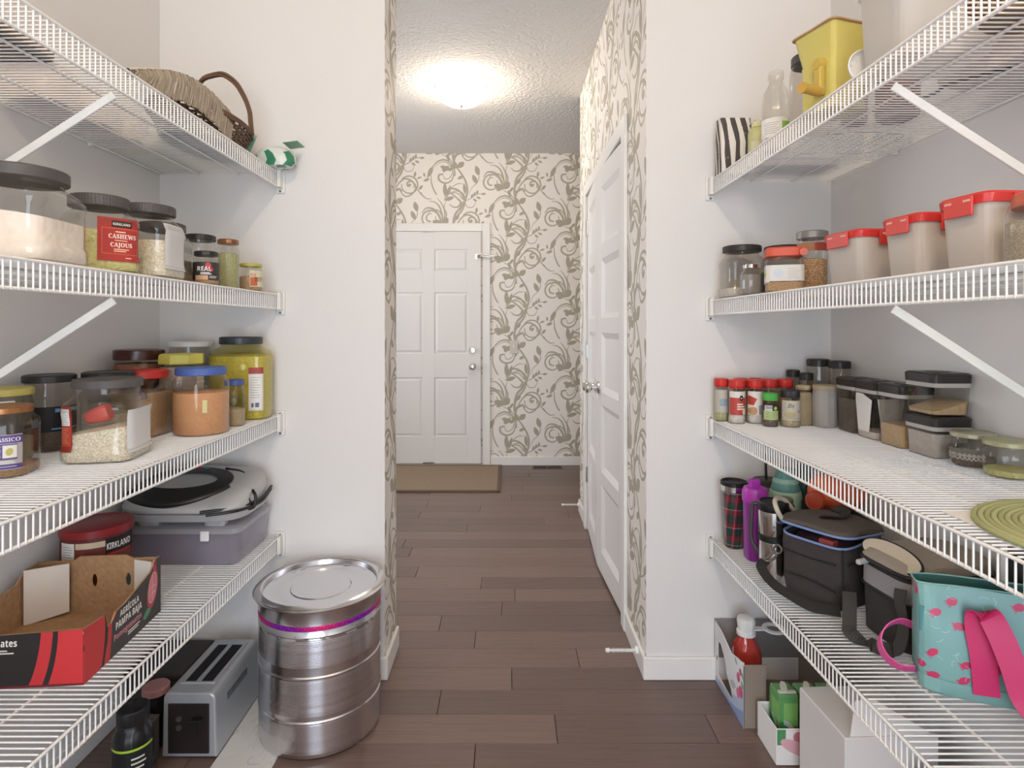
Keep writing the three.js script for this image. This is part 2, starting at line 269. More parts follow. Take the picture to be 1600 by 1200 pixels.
// panelled door: local x along the leaf, front face +z
function doorLeaf(o, w, h, cols, rows, stile, sunk) {
  const t = 0.036, xs = [], inner = w - stile * 2, mid = cols > 1 ? stile * 0.9 : 0, pw = (inner - mid * (cols - 1)) / cols;
  for (let c = 0; c < cols; c++) xs.push(stile + c * (pw + mid));
  part(o, 'door_core', box(w - 0.01, h - 0.01, sunk ? 0.006 : t * 0.5, w / 2, h / 2, 0, 0.001), M.door);
  part(o, 'stile', box(stile, h, t, stile / 2, h / 2, 0, 0.003), M.door); part(o, 'stile', box(stile, h, t, w - stile / 2, h / 2, 0, 0.003), M.door);
  for (let c = 1; c < cols; c++) part(o, 'stile', box(mid, h - 0.02, t, xs[c] - mid / 2, h / 2, 0, 0.003), M.door);
  let y = 0; for (let i = 0; i <= rows.length; i++) { const yb = i < rows.length ? rows[i][0] : h; for (let c = 0; c < cols; c++) part(o, 'rail', box(pw + 0.004, yb - y, t, xs[c] + pw / 2, (y + yb) / 2, 0, 0.003), M.door); if (i < rows.length) y = rows[i][1]; }
  for (const [a, b] of rows) for (const x of xs) { const f = 0.028; if (sunk) { part(o, 'panel', frustum(pw + 0.003, b - a + 0.003, 0.0174, pw - 0.05, b - a - 0.05, 0.0045).rotateX(Math.PI / 2).translate(x + pw / 2, (a + b) / 2, 0), M.door); continue; } part(o, 'panel', frustum(pw - 0.012, b - a - 0.012, 0.0085, pw - f * 2, b - a - f * 2, 0.0165).rotateX(Math.PI / 2).translate(x + pw / 2, (a + b) / 2, 0), M.door); }
}
const knobGeo = lathe([[0.0, 0], [0.031, 0], [0.031, 0.004], [0.026, 0.009], [0.012, 0.012], [0.0105, 0.034], [0.02, 0.04], [0.0275, 0.05], [0.0285, 0.058], [0.024, 0.067], [0.012, 0.071], [0, 0.072]], 28);
{
  const d = structGroup('door_1', -1.146, 0.022, -D2 + 0.014);
  doorLeaf(d, 0.914, 2.026, 2, [[0.238, 0.75], [0.962, 1.493], [1.682, 1.87]], 0.115, false);
  const k = part(d, 'door_handle', knobGeo.clone().rotateX(Math.PI / 2).translate(0.838, 0.848, 0.018), M.chrome); part(d, 'deadbolt', merge([lathe([[0, 0], [0.029, 0], [0.029, 0.006], [0.022, 0.016], [0, 0.017]], 28).rotateX(Math.PI / 2), box(0.03, 0.01, 0.012, 0, 0, 0.022)]).translate(0.838, 0.99, 0.018), M.chrome);
}
for (const [n, hingeD, dir] of [['door_2', 2.434, 1], ['door_3', 3.556, -1]]) {
  // leaf hinged at hingeD, standing slightly ajar into the hall
  const a = 0.05, d = structGroup(n, 0.4985, 0.012, -hingeD, 0);
  d.rotation.y = dir > 0 ? Math.PI / 2 + a : -Math.PI / 2 - a;
  const g = new THREE.Group(); if (dir < 0) { d.rotation.y = -Math.PI / 2 - a; }
  const w = 0.559, P = (x) => x;
  // front face (+z local) must look to -x: turn the leaf about its own middle
  const leaf = d; if (dir > 0) { d.rotation.y = -Math.PI / 2 + a; d.position.set(0.4985 - Math.sin(a) * w, 0.012, -hingeD - Math.cos(a) * w); }
  else { d.rotation.y = -Math.PI / 2 - a; }
  doorLeaf(leaf, w, 1.985, 1, [[0.11, 0.435], [0.50, 0.825], [0.89, 1.175], [1.25, 1.535], [1.61, 1.885]], 0.1, true);
  const far = dir > 0 ? 0.045 : w - 0.045, hx = dir > 0 ? w : 0;
  part(leaf, 'door_handle', knobGeo.clone().rotateX(Math.PI / 2).translate(far, 0.905, 0.018), M.chrome);
  for (const y of [0.32, 1.06, 1.80]) part(leaf, 'hinge', merge([rod([hx, y - 0.045, 0.02], [hx, y + 0.045, 0.02], 0.007), plain(0.03, 0.088, 0.002, hx + (dir > 0 ? -0.015 : 0.015), y, 0.019)]), M.steel);
}
// small fittings of the hall
{
  const s = thing('floor_register', 'dark slotted vent register in the floor under the wallpapered wall', 'vent', 0.345, 0, 5.115);
  part(s, 'frame', merge([box(0.26, 0.004, 0.012, 0, 0.002, 0.044, 0.001), box(0.26, 0.004, 0.012, 0, 0.002, -0.044, 0.001), box(0.012, 0.004, 0.1, 0.124, 0.002, 0, 0.001), box(0.012, 0.004, 0.1, -0.124, 0.002, 0, 0.001), box(0.012, 0.004, 0.1, 0, 0.002, 0, 0.001)]), std(0x5f4d44, 0.5));
  part(s, 'opening', box(0.24, 0.0012, 0.08, 0, 0.0006, 0, 0.0003), std(0x0c0a09, 0.9));
  for (let i = 0; i < 20; i++) if (i !== 10) part(s, 'slat', box(0.0045, 0.003, 0.08, -0.115 + i * 0.0121, 0.0022, 0, 0.001), std(0x54443c, 0.5));
}
{ const s = thing('light_switch', 'white toggle light switch on the vine wallpaper beside the far door', 'switch', 0.056, 1.04, D2 - 0.004); part(s, 'switch_plate', box(0.072, 0.116, 0.007, 0, 0, 0, 0.003), std(0xd6cec5, 0.5)); part(s, 'toggle', box(0.01, 0.026, 0.016, 0, 0.004, 0.008, 0.003), M.white); }
{ const s = thing('door_latch', 'chrome flip guard latch across the edge of the far white door', 'latch', -0.215, 1.835, D2 - 0.034); part(s, 'latch_plate', merge([box(0.03, 0.05, 0.008, -0.055, -0.006, 0, 0.002), box(0.035, 0.03, 0.014, -0.01, 0.004, 0.0, 0.003)]), M.chrome); part(s, 'latch_arm', merge([tube([[-0.05, 0, 0.01], [0, 0.01, 0.014], [0.05, 0.004, 0.014], [0.1, 0.0, 0.012]], 0.006, 20, 8), tube([[-0.05, -0.014, 0.01], [0, -0.006, 0.014], [0.05, -0.012, 0.014], [0.1, -0.002, 0.012]], 0.005, 20, 8)]), M.chrome); }
function stop(label, x, d, len) { const s = thing('door_stop', label, 'door stop', x, 0.055, d); part(s, 'base', cyl(0.014, 0.012, 0.01).rotateZ(Math.PI / 2), M.white); const pts = []; for (let i = 0; i <= 160; i++) { const a = i / 160 * 2 * Math.PI * 14; pts.push([-0.01 - (len - 0.02) * i / 160, 0.0055 * Math.cos(a), 0.0055 * Math.sin(a)]); } part(s, 'spring', merge([tube(pts, 0.0017, 320, 5), rod([-0.005, 0, 0], [-len, 0, 0], 0.004)]), M.white); part(s, 'tip', cyl(0.008, 0.007, 0.014).rotateZ(Math.PI / 2).translate(-len + 0.004, 0, 0), M.white); }
stop('white spring door stop on the baseboard at the near corner of the hall', 0.468, 2.13, 0.105); stop('white spring door stop past the closet doors, near the far wall', 0.468, 3.87, 0.105);
{
  const s = thing('door_mat', 'brown woven door mat on the floor in front of the far door', 'mat', -0.66, 0.001, 4.76);
  const t = grain('#a08b76', '#8d7965', 0.04, 0.95); part(s, 'mat_field', box(1.2, 0.009, 0.8, 0, 0.0045, 0, 0.003), t); part(s, 'border', merge([box(1.2, 0.011, 0.03, 0, 0.0055, 0.395, 0.003), box(1.2, 0.011, 0.03, 0, 0.0055, -0.395, 0.003), box(0.03, 0.011, 0.82, 0.595, 0.0055, 0, 0.003), box(0.03, 0.011, 0.82, -0.595, 0.0055, 0, 0.003)]), std(0x6f5d4e, 0.9));
}
function dome(label, x, d, power, glow, tint) {
  const s = thing('ceiling_light', label, 'ceiling light', x, H, d);
  part(s, 'base', cyl(0.175, 0.16, 0.025, 0, -0.026, 0, 40), M.white);
  const m = std(0xfff6e6, 0.4, 0, { emissive: C('#fff1dc'), emissiveIntensity: glow });
  part(s, 'glass_bowl', lathe([[0, -0.135], [0.05, -0.131], [0.1, -0.117], [0.145, -0.089], [0.172, -0.055], [0.185, -0.027], [0.186, -0.022]], 48), m);
  part(s, 'finial', lathe([[0, -0.15], [0.006, -0.148], [0.008, -0.142], [0.005, -0.136], [0.012, -0.134], [0.012, -0.131], [0, -0.13]], 16), M.chrome);
  for (const a of [0.5, 2.6, 4.7]) part(s, 'clip', box(0.012, 0.02, 0.01, 0.178 * Math.cos(a), -0.05, 0.178 * Math.sin(a), 0.003), M.chrome);
  const l = new THREE.PointLight(C(tint), power, 0, 2); l.position.set(0, -0.075, 0); l.castShadow = true; l.shadow.radius = 3; s.add(l);
}
dome('round white glass dome ceiling light glowing in the hall', -0.29, 3.72, HALL_LAMP, 4, '#ffeeda'); dome('round white glass dome ceiling light in the pantry', -0.02, -0.25, PANTRY_LAMP, 4, '#ffdcb2');

// ---------------------------------------------------------------- wire shelves
const YL = [1.752, 1.333, 0.917, 0.499], YR = [1.727, 1.313, 0.902, 0.49], FL = -0.788, FR = 0.704, LIP = 0.054;
function shelf(side, y, label, brace) {
  const X = side < 0 ? FL : FR, W = side < 0 ? WL + 0.008 : WR - 0.008, s = thing('wire_shelf', label, 'shelf', 0, y, 0), r = 0.00175, far = D1 - 0.006, near = -0.35, out = -side;
  // one bent wire: from the wall to the front, then down the lip
  const wg = tube([[W, -r, 0], [X - out * 0.012, -r, 0], [X - out * 0.003, -r - 0.0012, 0], [X, -r - 0.006, 0], [X, -LIP, 0]], r, 7, 6);
  const wire = mergeGeometries([rod([W, -r, 0], [X - out * 0.003, -r, 0], r, 6), rod([X, -r + 0.0006, 0], [X, -LIP, 0], r, 6)].map((g) => g.toNonIndexed()));
  const rest = [];
  for (let d = far - 0.006, i = 0; d > near; d -= 0.01485, i++) { if (d < 1.5 && d > 0.6) { const m = part(s, 'wire', wire, M.wire); m.position.z = -d; } else rest.push(wire.clone().translate(0, 0, -d)); }
  const st = part(s, 'wires', merge(rest), M.wire); st.userData.kind = 'stuff';
  const R = 0.003, dz = (x, yy, q = R) => rod([x, yy, -far], [x, yy, -near], q, 10);
  part(s, 'front_rod', dz(X + out * 0.001, -0.004), M.wire); part(s, 'front_rod', dz(X - out * 0.002, -LIP + 0.002, 0.0034), M.wire);
  part(s, 'cross_rod', dz(X + (W - X) * 0.34, -2 * r - R), M.wire); part(s, 'cross_rod', dz(X + (W - X) * 0.68, -2 * r - R), M.wire); part(s, 'back_rod', dz(W - side * 0.004, -2 * r - R), M.wire);
  const eb = part(s, 'end_bracket', merge([box(0.03, 0.085, 0.008, X + out * 0.004, -0.03, -far - 0.002, 0.002), box(0.012, 0.06, 0.03, X + out * 0.008, -0.027, -far + 0.014, 0.002)]), M.bracket);
  for (const yy of [0.002, -0.066]) part(eb, 'screw', cyl(0.004, 0.003, 0.003, 0, 0, 0, 10).rotateX(Math.PI / 2).translate(X + out * 0.004, yy, -far + 0.003), std(0x77736c, 0.4, 0.6));
  for (const d of [1.7, 1.2, 0.7]) part(s, 'wall_clip', box(0.012, 0.016, 0.014, W + side * 0.001, -0.008, -d, 0.002), M.bracket);
  if (brace) { const a = V(X - out * 0.012, -LIP - 0.006, -brace), b = V(W, -LIP - 0.262, -brace), d = b.clone().sub(a), L = d.length(), g = box(L, 0.017, 0.006, 0, 0, 0, 0.002); g.rotateZ(Math.atan2(d.y, d.x)); const m = a.add(b).multiplyScalar(0.5); part(s, 'support_brace', g.translate(m.x, m.y, m.z), M.bracket); }
  return s;
}
shelf(-1, YL[0], 'white wire shelf on the left wall, topmost, under the wicker basket', 1.205); shelf(-1, YL[1], 'white wire shelf on the left wall holding dark-lidded nut jars', 1.205);
shelf(-1, YL[2], 'white wire shelf on the left wall holding blue, red and yellow lidded jars', 0); shelf(-1, YL[3], 'white wire shelf on the left wall under the cardboard fruit box', 0);
shelf(1, YR[0], 'white wire shelf on the right wall, topmost, under the striped gift bag', 1.1); shelf(1, YR[1], 'white wire shelf on the right wall holding red-lidded frosted boxes', 1.1);
shelf(1, YR[2], 'white wire shelf on the right wall holding spice jars and green placemat', 0); shelf(1, YR[3], 'white wire shelf on the right wall under the lunch bags and tumblers', 0);
// ---------------------------------------------------------------- jars
const GAP = 0.0006;
function lidGeo(r, h, ribs = 0, topInset = 0.004) {
  const c = Math.min(0.003, h * 0.25);
  return loft([{ y: 0, w: 2 * r - 0.002, d: 2 * r - 0.002 }, { y: 0.001, w: 2 * r, d: 2 * r }, { y: h - c, w: 2 * r, d: 2 * r }, { y: h - c * 0.3, w: 2 * r - c * 1.2, d: 2 * r - c * 1.2 }, { y: h, w: 2 * r - c * 3, d: 2 * r - c * 3 }, { y: h - 0.0012, w: 2 * r - c * 3 - topInset, d: 2 * r - c * 3 - topInset }], { seg: ribs ? ribs * 2 : 48, crease: 0.5, bump: ribs ? (x, y, z) => { const a = Math.round(Math.atan2(z, x) / (Math.PI / ribs)), q = Math.hypot(x, z), k = y > 0.0005 && y < h - c + 0.0001 && q > r - 0.001 ? (a % 2 ? -0.0007 : 0) : 0; return [x * (1 + k / r), y, z * (1 + k / r)]; } : undefined });
}
const roundJar = (r, h, nr = r * 0.86, n = 2) => [{ y: 0, w: r * 1.76, d: r * 1.76, n }, { y: 0.003, w: r * 1.92, d: r * 1.92, n }, { y: 0.01, w: 2 * r, d: 2 * r, n }, { y: h * 0.74, w: 2 * r, d: 2 * r, n }, { y: h * 0.81, w: r * 1.95, d: r * 1.95, n }, { y: h * 0.87, w: (r + nr) * 0.98, d: (r + nr) * 0.98, n: 2 }, { y: h * 0.905, w: 2 * nr, d: 2 * nr, n: 2 }, { y: h, w: 2 * nr, d: 2 * nr, n: 2 }];
const gripJar = (w, d, h, nr) => [{ y: 0, w: w * 0.9, d: d * 0.9, n: 5 }, { y: 0.004, w: w * 0.97, d: d * 0.97, n: 5 }, { y: 0.012, w, d, n: 5 }, { y: 0.026, w, d, n: 5 }, { y: 0.034, w: w - 0.007, d: d - 0.007, n: 5 }, { y: h * 0.6, w: w - 0.007, d: d - 0.007, n: 5 }, { y: h * 0.65, w, d, n: 5 }, { y: h * 0.7, w, d, n: 4.5 }, { y: h * 0.77, w: w * 0.93, d: d * 0.93, n: 3.4 }, { y: h * 0.83, w: Math.max(2 * nr, w * 0.8), d: Math.max(2 * nr, d * 0.8), n: 2.4 }, { y: h * 0.855, w: 2 * nr, d: 2 * nr, n: 2 }, { y: h, w: 2 * nr, d: 2 * nr, n: 2 }];
function fillGeo(secs, level, mound = 0.004, slope = 0) {
  const out = [], inset = 0.004, s0 = { ...secs[0], y: 0.002 };
  for (const s of [s0, ...secs.filter((q) => q.y > 0.002 && q.y < level - 0.004)]) out.push({ ...s, w: s.w - inset, d: s.d - inset });
  const t = at(secs, level); out.push({ ...t, y: level, w: t.w - inset, d: t.d - inset });
  out.push({ ...t, y: level + mound * 0.6, w: (t.w - inset) * 0.7, d: (t.d - inset) * 0.7 }, { ...t, y: level + mound, w: (t.w - inset) * 0.3, d: (t.d - inset) * 0.3 });
  return loft(out, { seg: 48, bump: slope ? (x, y, z) => [x, y > level - 0.001 ? y + slope * x : y, z] : undefined });
}
function jar(label, x, y, d, o) {
  const s = thing(o.name ?? 'jar', label, o.cat ?? 'jar', x, y + GAP, d, o.ry ?? (o.labels && (o.secs[3].n ?? 2) < 3.5 ? Math.atan2(-x, d) : 0), o.group), H0 = o.secs[o.secs.length - 1].y;
  part(s, 'body', loft(o.secs, { top: false, seg: 56, crease: 0.9 }), o.mat ?? G_CLEAR);
  if (o.fill) part(s, 'contents', fillGeo(o.secs, o.fill[0], o.fill[2] ?? 0.004, o.fill[3] ?? 0), o.fill[1]);
  if (o.lid) { const [r, h, m, ribs] = o.lid; part(s, 'lid', lidGeo(r, h, ribs).translate(0, o.lidY ?? H0 - h * 0.75, 0), m); }
  for (const q of o.labels ?? []) part(s, 'paper_label', patch(o.secs, q[0], q[1], q[2], q[3], q[4]), q[5]);
  return s;
}
const print = (w, h, draw, rough = 0.55) => new THREE.MeshStandardMaterial({ map: canvasTex(w, h, draw), roughness: rough });
function text(g, s, x, y, size, col, font = 'sans-serif', weight = 'bold', max) { g.fillStyle = col; g.font = `${weight} ${size}px ${font}`; g.textAlign = 'center'; g.textBaseline = 'middle'; g.fillText(s, x, y, max); }
const lines = (g, x, y, w, n, dy, col, h = 2) => { g.fillStyle = col; for (let i = 0; i < n; i++) g.fillRect(x, y + i * dy, w * (0.7 + 0.3 * Math.abs(Math.sin(i * 2.3 + x))), h); };
const facts = (band, bg = '#e9e7e2') => print(128, 192, (g) => { g.fillStyle = bg; g.fillRect(0, 0, 128, 192); if (band) { g.fillStyle = band; g.fillRect(0, 0, 128, 22); } lines(g, 10, 34, 104, 17, 9, '#8f8d8a'); });
// dry goods
const F = { flour: grain('#fdf3ea', '#f6e9de', 0.12), oats: grain('#fbf5e6', '#cfc5ac', 0.03), green: grain('#dedb9c', '#c3bd7c', 0.05), herb: grain('#aeb37f', '#d0cea2', 0.02), dark: grain('#6a5f54', '#8d8070', 0.02), tan: grain('#e6c9a1', '#d8b78c', 0.06), brown: grain('#e2c29c', '#b08d69', 0.014), lentil: grain('#f6bf92', '#e0a270', 0.013), cocoa: grain('#b17a5a', '#a06a4c', 0.06), pink: grain('#f7e6dc', '#f0dacd', 0.06), nuts: grain('#f0d5b0', '#a8784f', 0.03), sand: grain('#dccdaa', '#c9b894', 0.02), seed: grain('#968b7b', '#ddd2bc', 0.012), white: grain('#efece7', '#e2deda', 0.1), powder: grain('#dfd8d0', '#d2cac2', 0.1) };

// ------------------------------- left wall, second shelf
{
  const Y = YL[1];
  jar('largest clear jar with a wide grey lid, half full of white flour', -0.885, Y, 1.078, { secs: gripJar(0.167, 0.157, 0.165, 0.062), fill: [0.088, F.flour, 0.002, -0.14], lid: [0.0725, 0.022, M.lidGrey], ry: 0.06 });
  jar('square clear jar with dark ribbed lid and a red cashew label', -0.87, Y, 1.262, {
    secs: gripJar(0.128, 0.128, 0.155, 0.05), fill: [0.085, F.green, 0.004], lid: [0.056, 0.024, M.lidGrey, 60], ry: -0.66,
    labels: [['right', -0.38, 0.93, 0.022, 0.112, print(256, 256, (g) => {
      g.fillStyle = '#a8322b'; g.fillRect(0, 0, 256, 256); g.strokeStyle = '#d98b62'; g.lineWidth = 2; g.strokeRect(26, 62, 216, 150); g.fillStyle = '#2a1b18'; g.fillRect(80, 16, 118, 38); text(g, 'KIRKLAND', 138, 35, 21, '#f3efe8');
      lines(g, 104, 78, 76, 1, 8, '#f0d7b0', 6); text(g, 'CASHEWS', 148, 108, 36, '#f5ece0', 'serif', 'bold', 170); lines(g, 100, 130, 90, 1, 8, '#f0d7b0', 4); text(g, 'CAJOUS', 140, 158, 34, '#f5ece0', 'serif', 'bold', 140); lines(g, 95, 182, 100, 2, 11, '#f0d7b0', 5); lines(g, 160, 232, 46, 1, 8, '#f0d7b0', 5);
    })]],
  });
  jar('square clear jar with grey lid and a plain white label on one side', -0.852, Y, 1.408, { secs: gripJar(0.13, 0.128, 0.166, 0.05), fill: [0.085, F.oats, 0.004], lid: [0.056, 0.022, M.lidGrey, 60], labels: [['right', -0.8, 0.9, 0.02, 0.125, std(0xd3d3d1, 0.5)]], ry: 0.1 });
  jar('square clear jar standing behind the jar with the white side label', -0.905, Y, 1.552, { secs: gripJar(0.125, 0.12, 0.15, 0.05), fill: [0.06, F.dark, 0.003], lid: [0.055, 0.02, M.lidGrey] });
  jar('tall round glass jar with a shiny black lid, last but two', -0.878, Y, 1.69, { secs: roundJar(0.041, 0.142, 0.039), fill: [0.05, F.seed], lid: [0.0415, 0.016, M.lidBlack] });
  jar('short glass jar with black lid and a dark berry label', -0.826, Y, 1.622, {
    secs: roundJar(0.0325, 0.088, 0.028), fill: [0.03, F.brown], lid: [0.03, 0.013, M.lidBlack],
    labels: [['front', -0.97, 0.97, 0.012, 0.06, print(192, 128, (g) => { g.fillStyle = '#3b3536'; g.fillRect(0, 0, 192, 128); g.fillStyle = '#c64a4a'; g.beginPath(); g.arc(112, 26, 22, 0, 7); g.arc(134, 54, 14, 0, 7); g.fill(); text(g, 'REAL', 82, 48, 44, '#f2f0ec'); lines(g, 56, 74, 80, 2, 9, '#f2f0ec', 6); g.fillStyle = '#d7b08a'; g.fillRect(20, 96, 90, 32); lines(g, 120, 100, 60, 2, 10, '#e6e3dd', 4); })]],
  });
  jar('slim glass jar of dried green herbs with a copper lid', -0.845, Y, 1.79, { secs: roundJar(0.0315, 0.145, 0.027), fill: [0.105, F.herb], lid: [0.03, 0.014, std(0x9a6b48, 0.35, 0.7)] });
  jar('shortest jar at the far end with a yellow-green lid and an orange label', -0.826, Y, 1.905, {
    secs: roundJar(0.035, 0.085, 0.032), fill: [0.045, F.brown], lid: [0.034, 0.01, std(0xb9b455, 0.5)],
    labels: [['front', -0.1, 0.97, 0.012, 0.064, print(128, 96, (g) => { g.fillStyle = '#d8cfae'; g.fillRect(0, 0, 128, 96); g.fillStyle = '#c6663c'; g.fillRect(6, 40, 70, 50); text(g, 'OLD', 34, 26, 26, '#b03a2e', 'serif'); text(g, 'TOY', 86, 52, 34, '#2c2622', 'serif'); })]],
  });
}
// ------------------------------- left wall, third shelf
{
  const Y = YL[2];
  jar('round jar with copper lid and a purple and white printed label', -1.035, Y, 1.215, {
    secs: roundJar(0.056, 0.137, 0.047, 3), fill: [0.02, F.brown], lid: [0.05, 0.014, std(0xa9754a, 0.35, 0.6)], mat: G_GREY, ry: 0.25,
    labels: [['front', 0.1, 0.9, 0.018, 0.088, print(192, 256, (g) => {
      g.clearRect(0, 0, 192, 256); g.fillStyle = '#b9b0ac'; g.fillRect(0, 0, 192, 256); g.fillStyle = '#5e4a8c'; g.fillRect(0, 6, 192, 58); text(g, 'CLASSICO', 96, 38, 40, '#f1eef2', 'serif', 'bold', 180);
      g.fillStyle = '#5e4a8c'; g.fillRect(40, 70, 130, 112); g.fillStyle = '#efece0'; g.fillRect(84, 78, 84, 92); g.fillStyle = '#c9c26a'; g.beginPath(); g.ellipse(126, 126, 22, 28, 0.3, 0, 7); g.fill(); lines(g, 48, 84, 30, 8, 11, '#d8d0e4', 3); lines(g, 40, 192, 120, 2, 12, '#efece6', 6); g.fillStyle = '#5e4a8c'; g.fillRect(0, 216, 192, 34); lines(g, 20, 230, 150, 1, 8, '#d8d0e4', 5);
    }, 0.5)], ['left', -0.2, 0.95, 0.02, 0.1, print(64, 96, (g) => { g.fillStyle = '#b98a6b'; g.fillRect(0, 0, 64, 96); g.fillStyle = '#d9cdb9'; g.fillRect(10, 22, 28, 56); })]],
  });
  jar('jar with a flat yellow metal lid behind the purple-labelled jar', -1.135, Y, 1.335, { secs: roundJar(0.054, 0.16, 0.049), fill: [0.05, F.sand], lid: [0.0545, 0.016, std(0xd0c36a, 0.45)], mat: G_GREY, labels: [['front', -0.95, 0.35, 0.126, 0.138, M.paper]] });
  jar('round jar with black lid and a black label striped with blue', -1.125, Y, 1.455, { secs: roundJar(0.054, 0.18, 0.05), fill: [0.06, F.dark], lid: [0.055, 0.018, M.lidBlack], mat: G_GREY, labels: [['front', -0.6, 0.97, 0.05, 0.11, print(96, 96, (g) => { g.fillStyle = '#17171a'; g.fillRect(0, 0, 96, 96); g.fillStyle = '#6f9cc8'; g.fillRect(48, 8, 48, 14); g.fillRect(40, 82, 56, 6); })]] });
  {
    const s = jar('largest clear square jar with grey lid, holding oats and a red scoop', -0.925, Y, 1.372, {
      secs: gripJar(0.15, 0.158, 0.178, 0.064), fill: [0.07, F.oats, 0.006, 0.15], lid: [0.0695, 0.02, std(0x55524f, 0.55)], ry: 0.2,
      labels: [['front', -0.98, -0.55, 0.028, 0.128, print(96, 224, (g) => { g.fillStyle = '#8f2a25'; g.fillRect(0, 0, 96, 224); g.fillStyle = '#e8e6e2'; g.fillRect(6, 14, 76, 82); lines(g, 10, 24, 66, 8, 9, '#8d8b88'); g.fillStyle = '#b9472f'; g.fillRect(6, 100, 84, 96); lines(g, 14, 108, 60, 8, 10, '#e0a58a'); })], ['right', -0.85, 0.7, 0.02, 0.116, std(0xdededd, 0.5)]],
    });
    part(s, 'scoop', loft([{ y: 0, w: 0.02, d: 0.02 }, { y: 0.006, w: 0.03, d: 0.03 }, { y: 0.04, w: 0.04, d: 0.036, n: 3 }, { y: 0.05, w: 0.036, d: 0.032, n: 3 }], { seg: 24 }).rotateZ(-1.25).translate(-0.03, 0.095, 0.035), std(0xcf5a50, 0.5), 'red plastic scoop');
  }
  jar('clear jar with a black lid hidden behind the oats jar', -1.035, Y, 1.536, { secs: gripJar(0.108, 0.104, 0.182, 0.05), fill: [0.08, F.oats], lid: [0.059, 0.016, M.lidBlack] });
  jar('square clear jar of brown grains with a bright red lid', -1.02, Y, 1.655, { secs: [{ y: 0, w: 0.112, d: 0.112, n: 7 }, { y: 0.006, w: 0.122, d: 0.122, n: 7 }, { y: 0.135, w: 0.124, d: 0.124, n: 7 }, { y: 0.155, w: 0.112, d: 0.112, n: 5 }, { y: 0.165, w: 0.1, d: 0.1, n: 2 }, { y: 0.176, w: 0.1, d: 0.1, n: 2 }], fill: [0.122, F.brown, 0.002], lid: [0.064, 0.022, M.red] });
  jar('round jar of orange lentils with a blue lid', -0.872, Y, 1.685, { secs: roundJar(0.0735, 0.182, 0.062), fill: [0.118, F.lentil, 0.003], lid: [0.0665, 0.021, std(0x4d66ab, 0.5)], labels: [['front', 0.04, 0.2, 0.065, 0.1, std(0xd8d39a, 0.7)]] });
  jar('small round jar with a blue lid beside the pickle jug', -0.836, Y, 1.812, { secs: roundJar(0.031, 0.136, 0.026), fill: [0.05, F.sand], lid: [0.028, 0.017, std(0x4a5f9c, 0.5)], mat: G_GREY });
  jar('tall brown jar with a shiny dark brown lid against the wall', -1.12, Y, 1.80, { secs: roundJar(0.07, 0.225, 0.062), fill: [0.19, F.cocoa], lid: [0.068, 0.03, std(0x4a1f17, 0.25)], mat: G_GREY });
  jar('pale jar with a yellow octagonal lid', -0.985, Y, 1.79, { secs: roundJar(0.061, 0.212, 0.055), fill: [0.18, F.pink], mat: G_GREY }).add((() => { const m = new THREE.Mesh(loft([{ y: 0, w: 0.124, d: 0.124 }, { y: 0.003, w: 0.128, d: 0.128 }, { y: 0.026, w: 0.126, d: 0.126 }, { y: 0.03, w: 0.118, d: 0.118 }], { seg: 8, crease: 0.3 }).translate(0, 0.19, 0), M.yellow); m.name = 'lid'; return m; })());
  jar('tall clear jar with a flat white lid in the corner', -1.056, Y, 1.968, { secs: roundJar(0.064, 0.248, 0.06), fill: [0.1, F.white], lid: [0.068, 0.016, M.white] });
  {
    const sec = [{ y: 0, w: 0.178, d: 0.104, n: 5 }, { y: 0.006, w: 0.186, d: 0.112, n: 5 }, { y: 0.2, w: 0.188, d: 0.114, n: 5 }, { y: 0.222, w: 0.178, d: 0.11, n: 4 }, { y: 0.236, w: 0.128, d: 0.1, n: 2.4 }, { y: 0.262, w: 0.122, d: 0.1, n: 2 }];
    const s = jar('tall jug of yellow olives with a black lid at the end wall', -0.883, Y, 1.962, { name: 'jug', secs: sec, mat: glass(0xf3efcf, 0.06), fill: [0.205, grain('#d9d07c', '#c6bd64', 0.06, 0.5), 0.01], lid: [0.0665, 0.024, std(0x33363b, 0.4), 50] });
    part(s, 'paper_label', patch(sec, 'front', 0.52, 0.96, 0.03, 0.17), print(96, 192, (g) => { g.fillStyle = '#ded8c8'; g.fillRect(0, 0, 96, 192); g.fillStyle = '#a84a44'; g.fillRect(0, 0, 96, 28); g.fillStyle = '#e9e7e2'; g.fillRect(6, 32, 84, 152); lines(g, 14, 44, 66, 9, 11, '#a4a19b'); g.fillStyle = '#6d6a86'; g.fillRect(20, 158, 18, 18); g.fillRect(48, 156, 26, 20); }));
    for (const [x, y, c] of [[-0.03, 0.16, 0], [0.02, 0.12, 1], [-0.05, 0.09, 1], [0.0, 0.06, 0], [0.03, 0.17, 0]]) part(s, 'olive', new THREE.SphereGeometry(0.013, 14, 10).scale(1, 1.25, 0.6).translate(x, y, 0.0505), std(c ? 0xc6bc5c : 0xe0d88c, 0.4));
  }
}
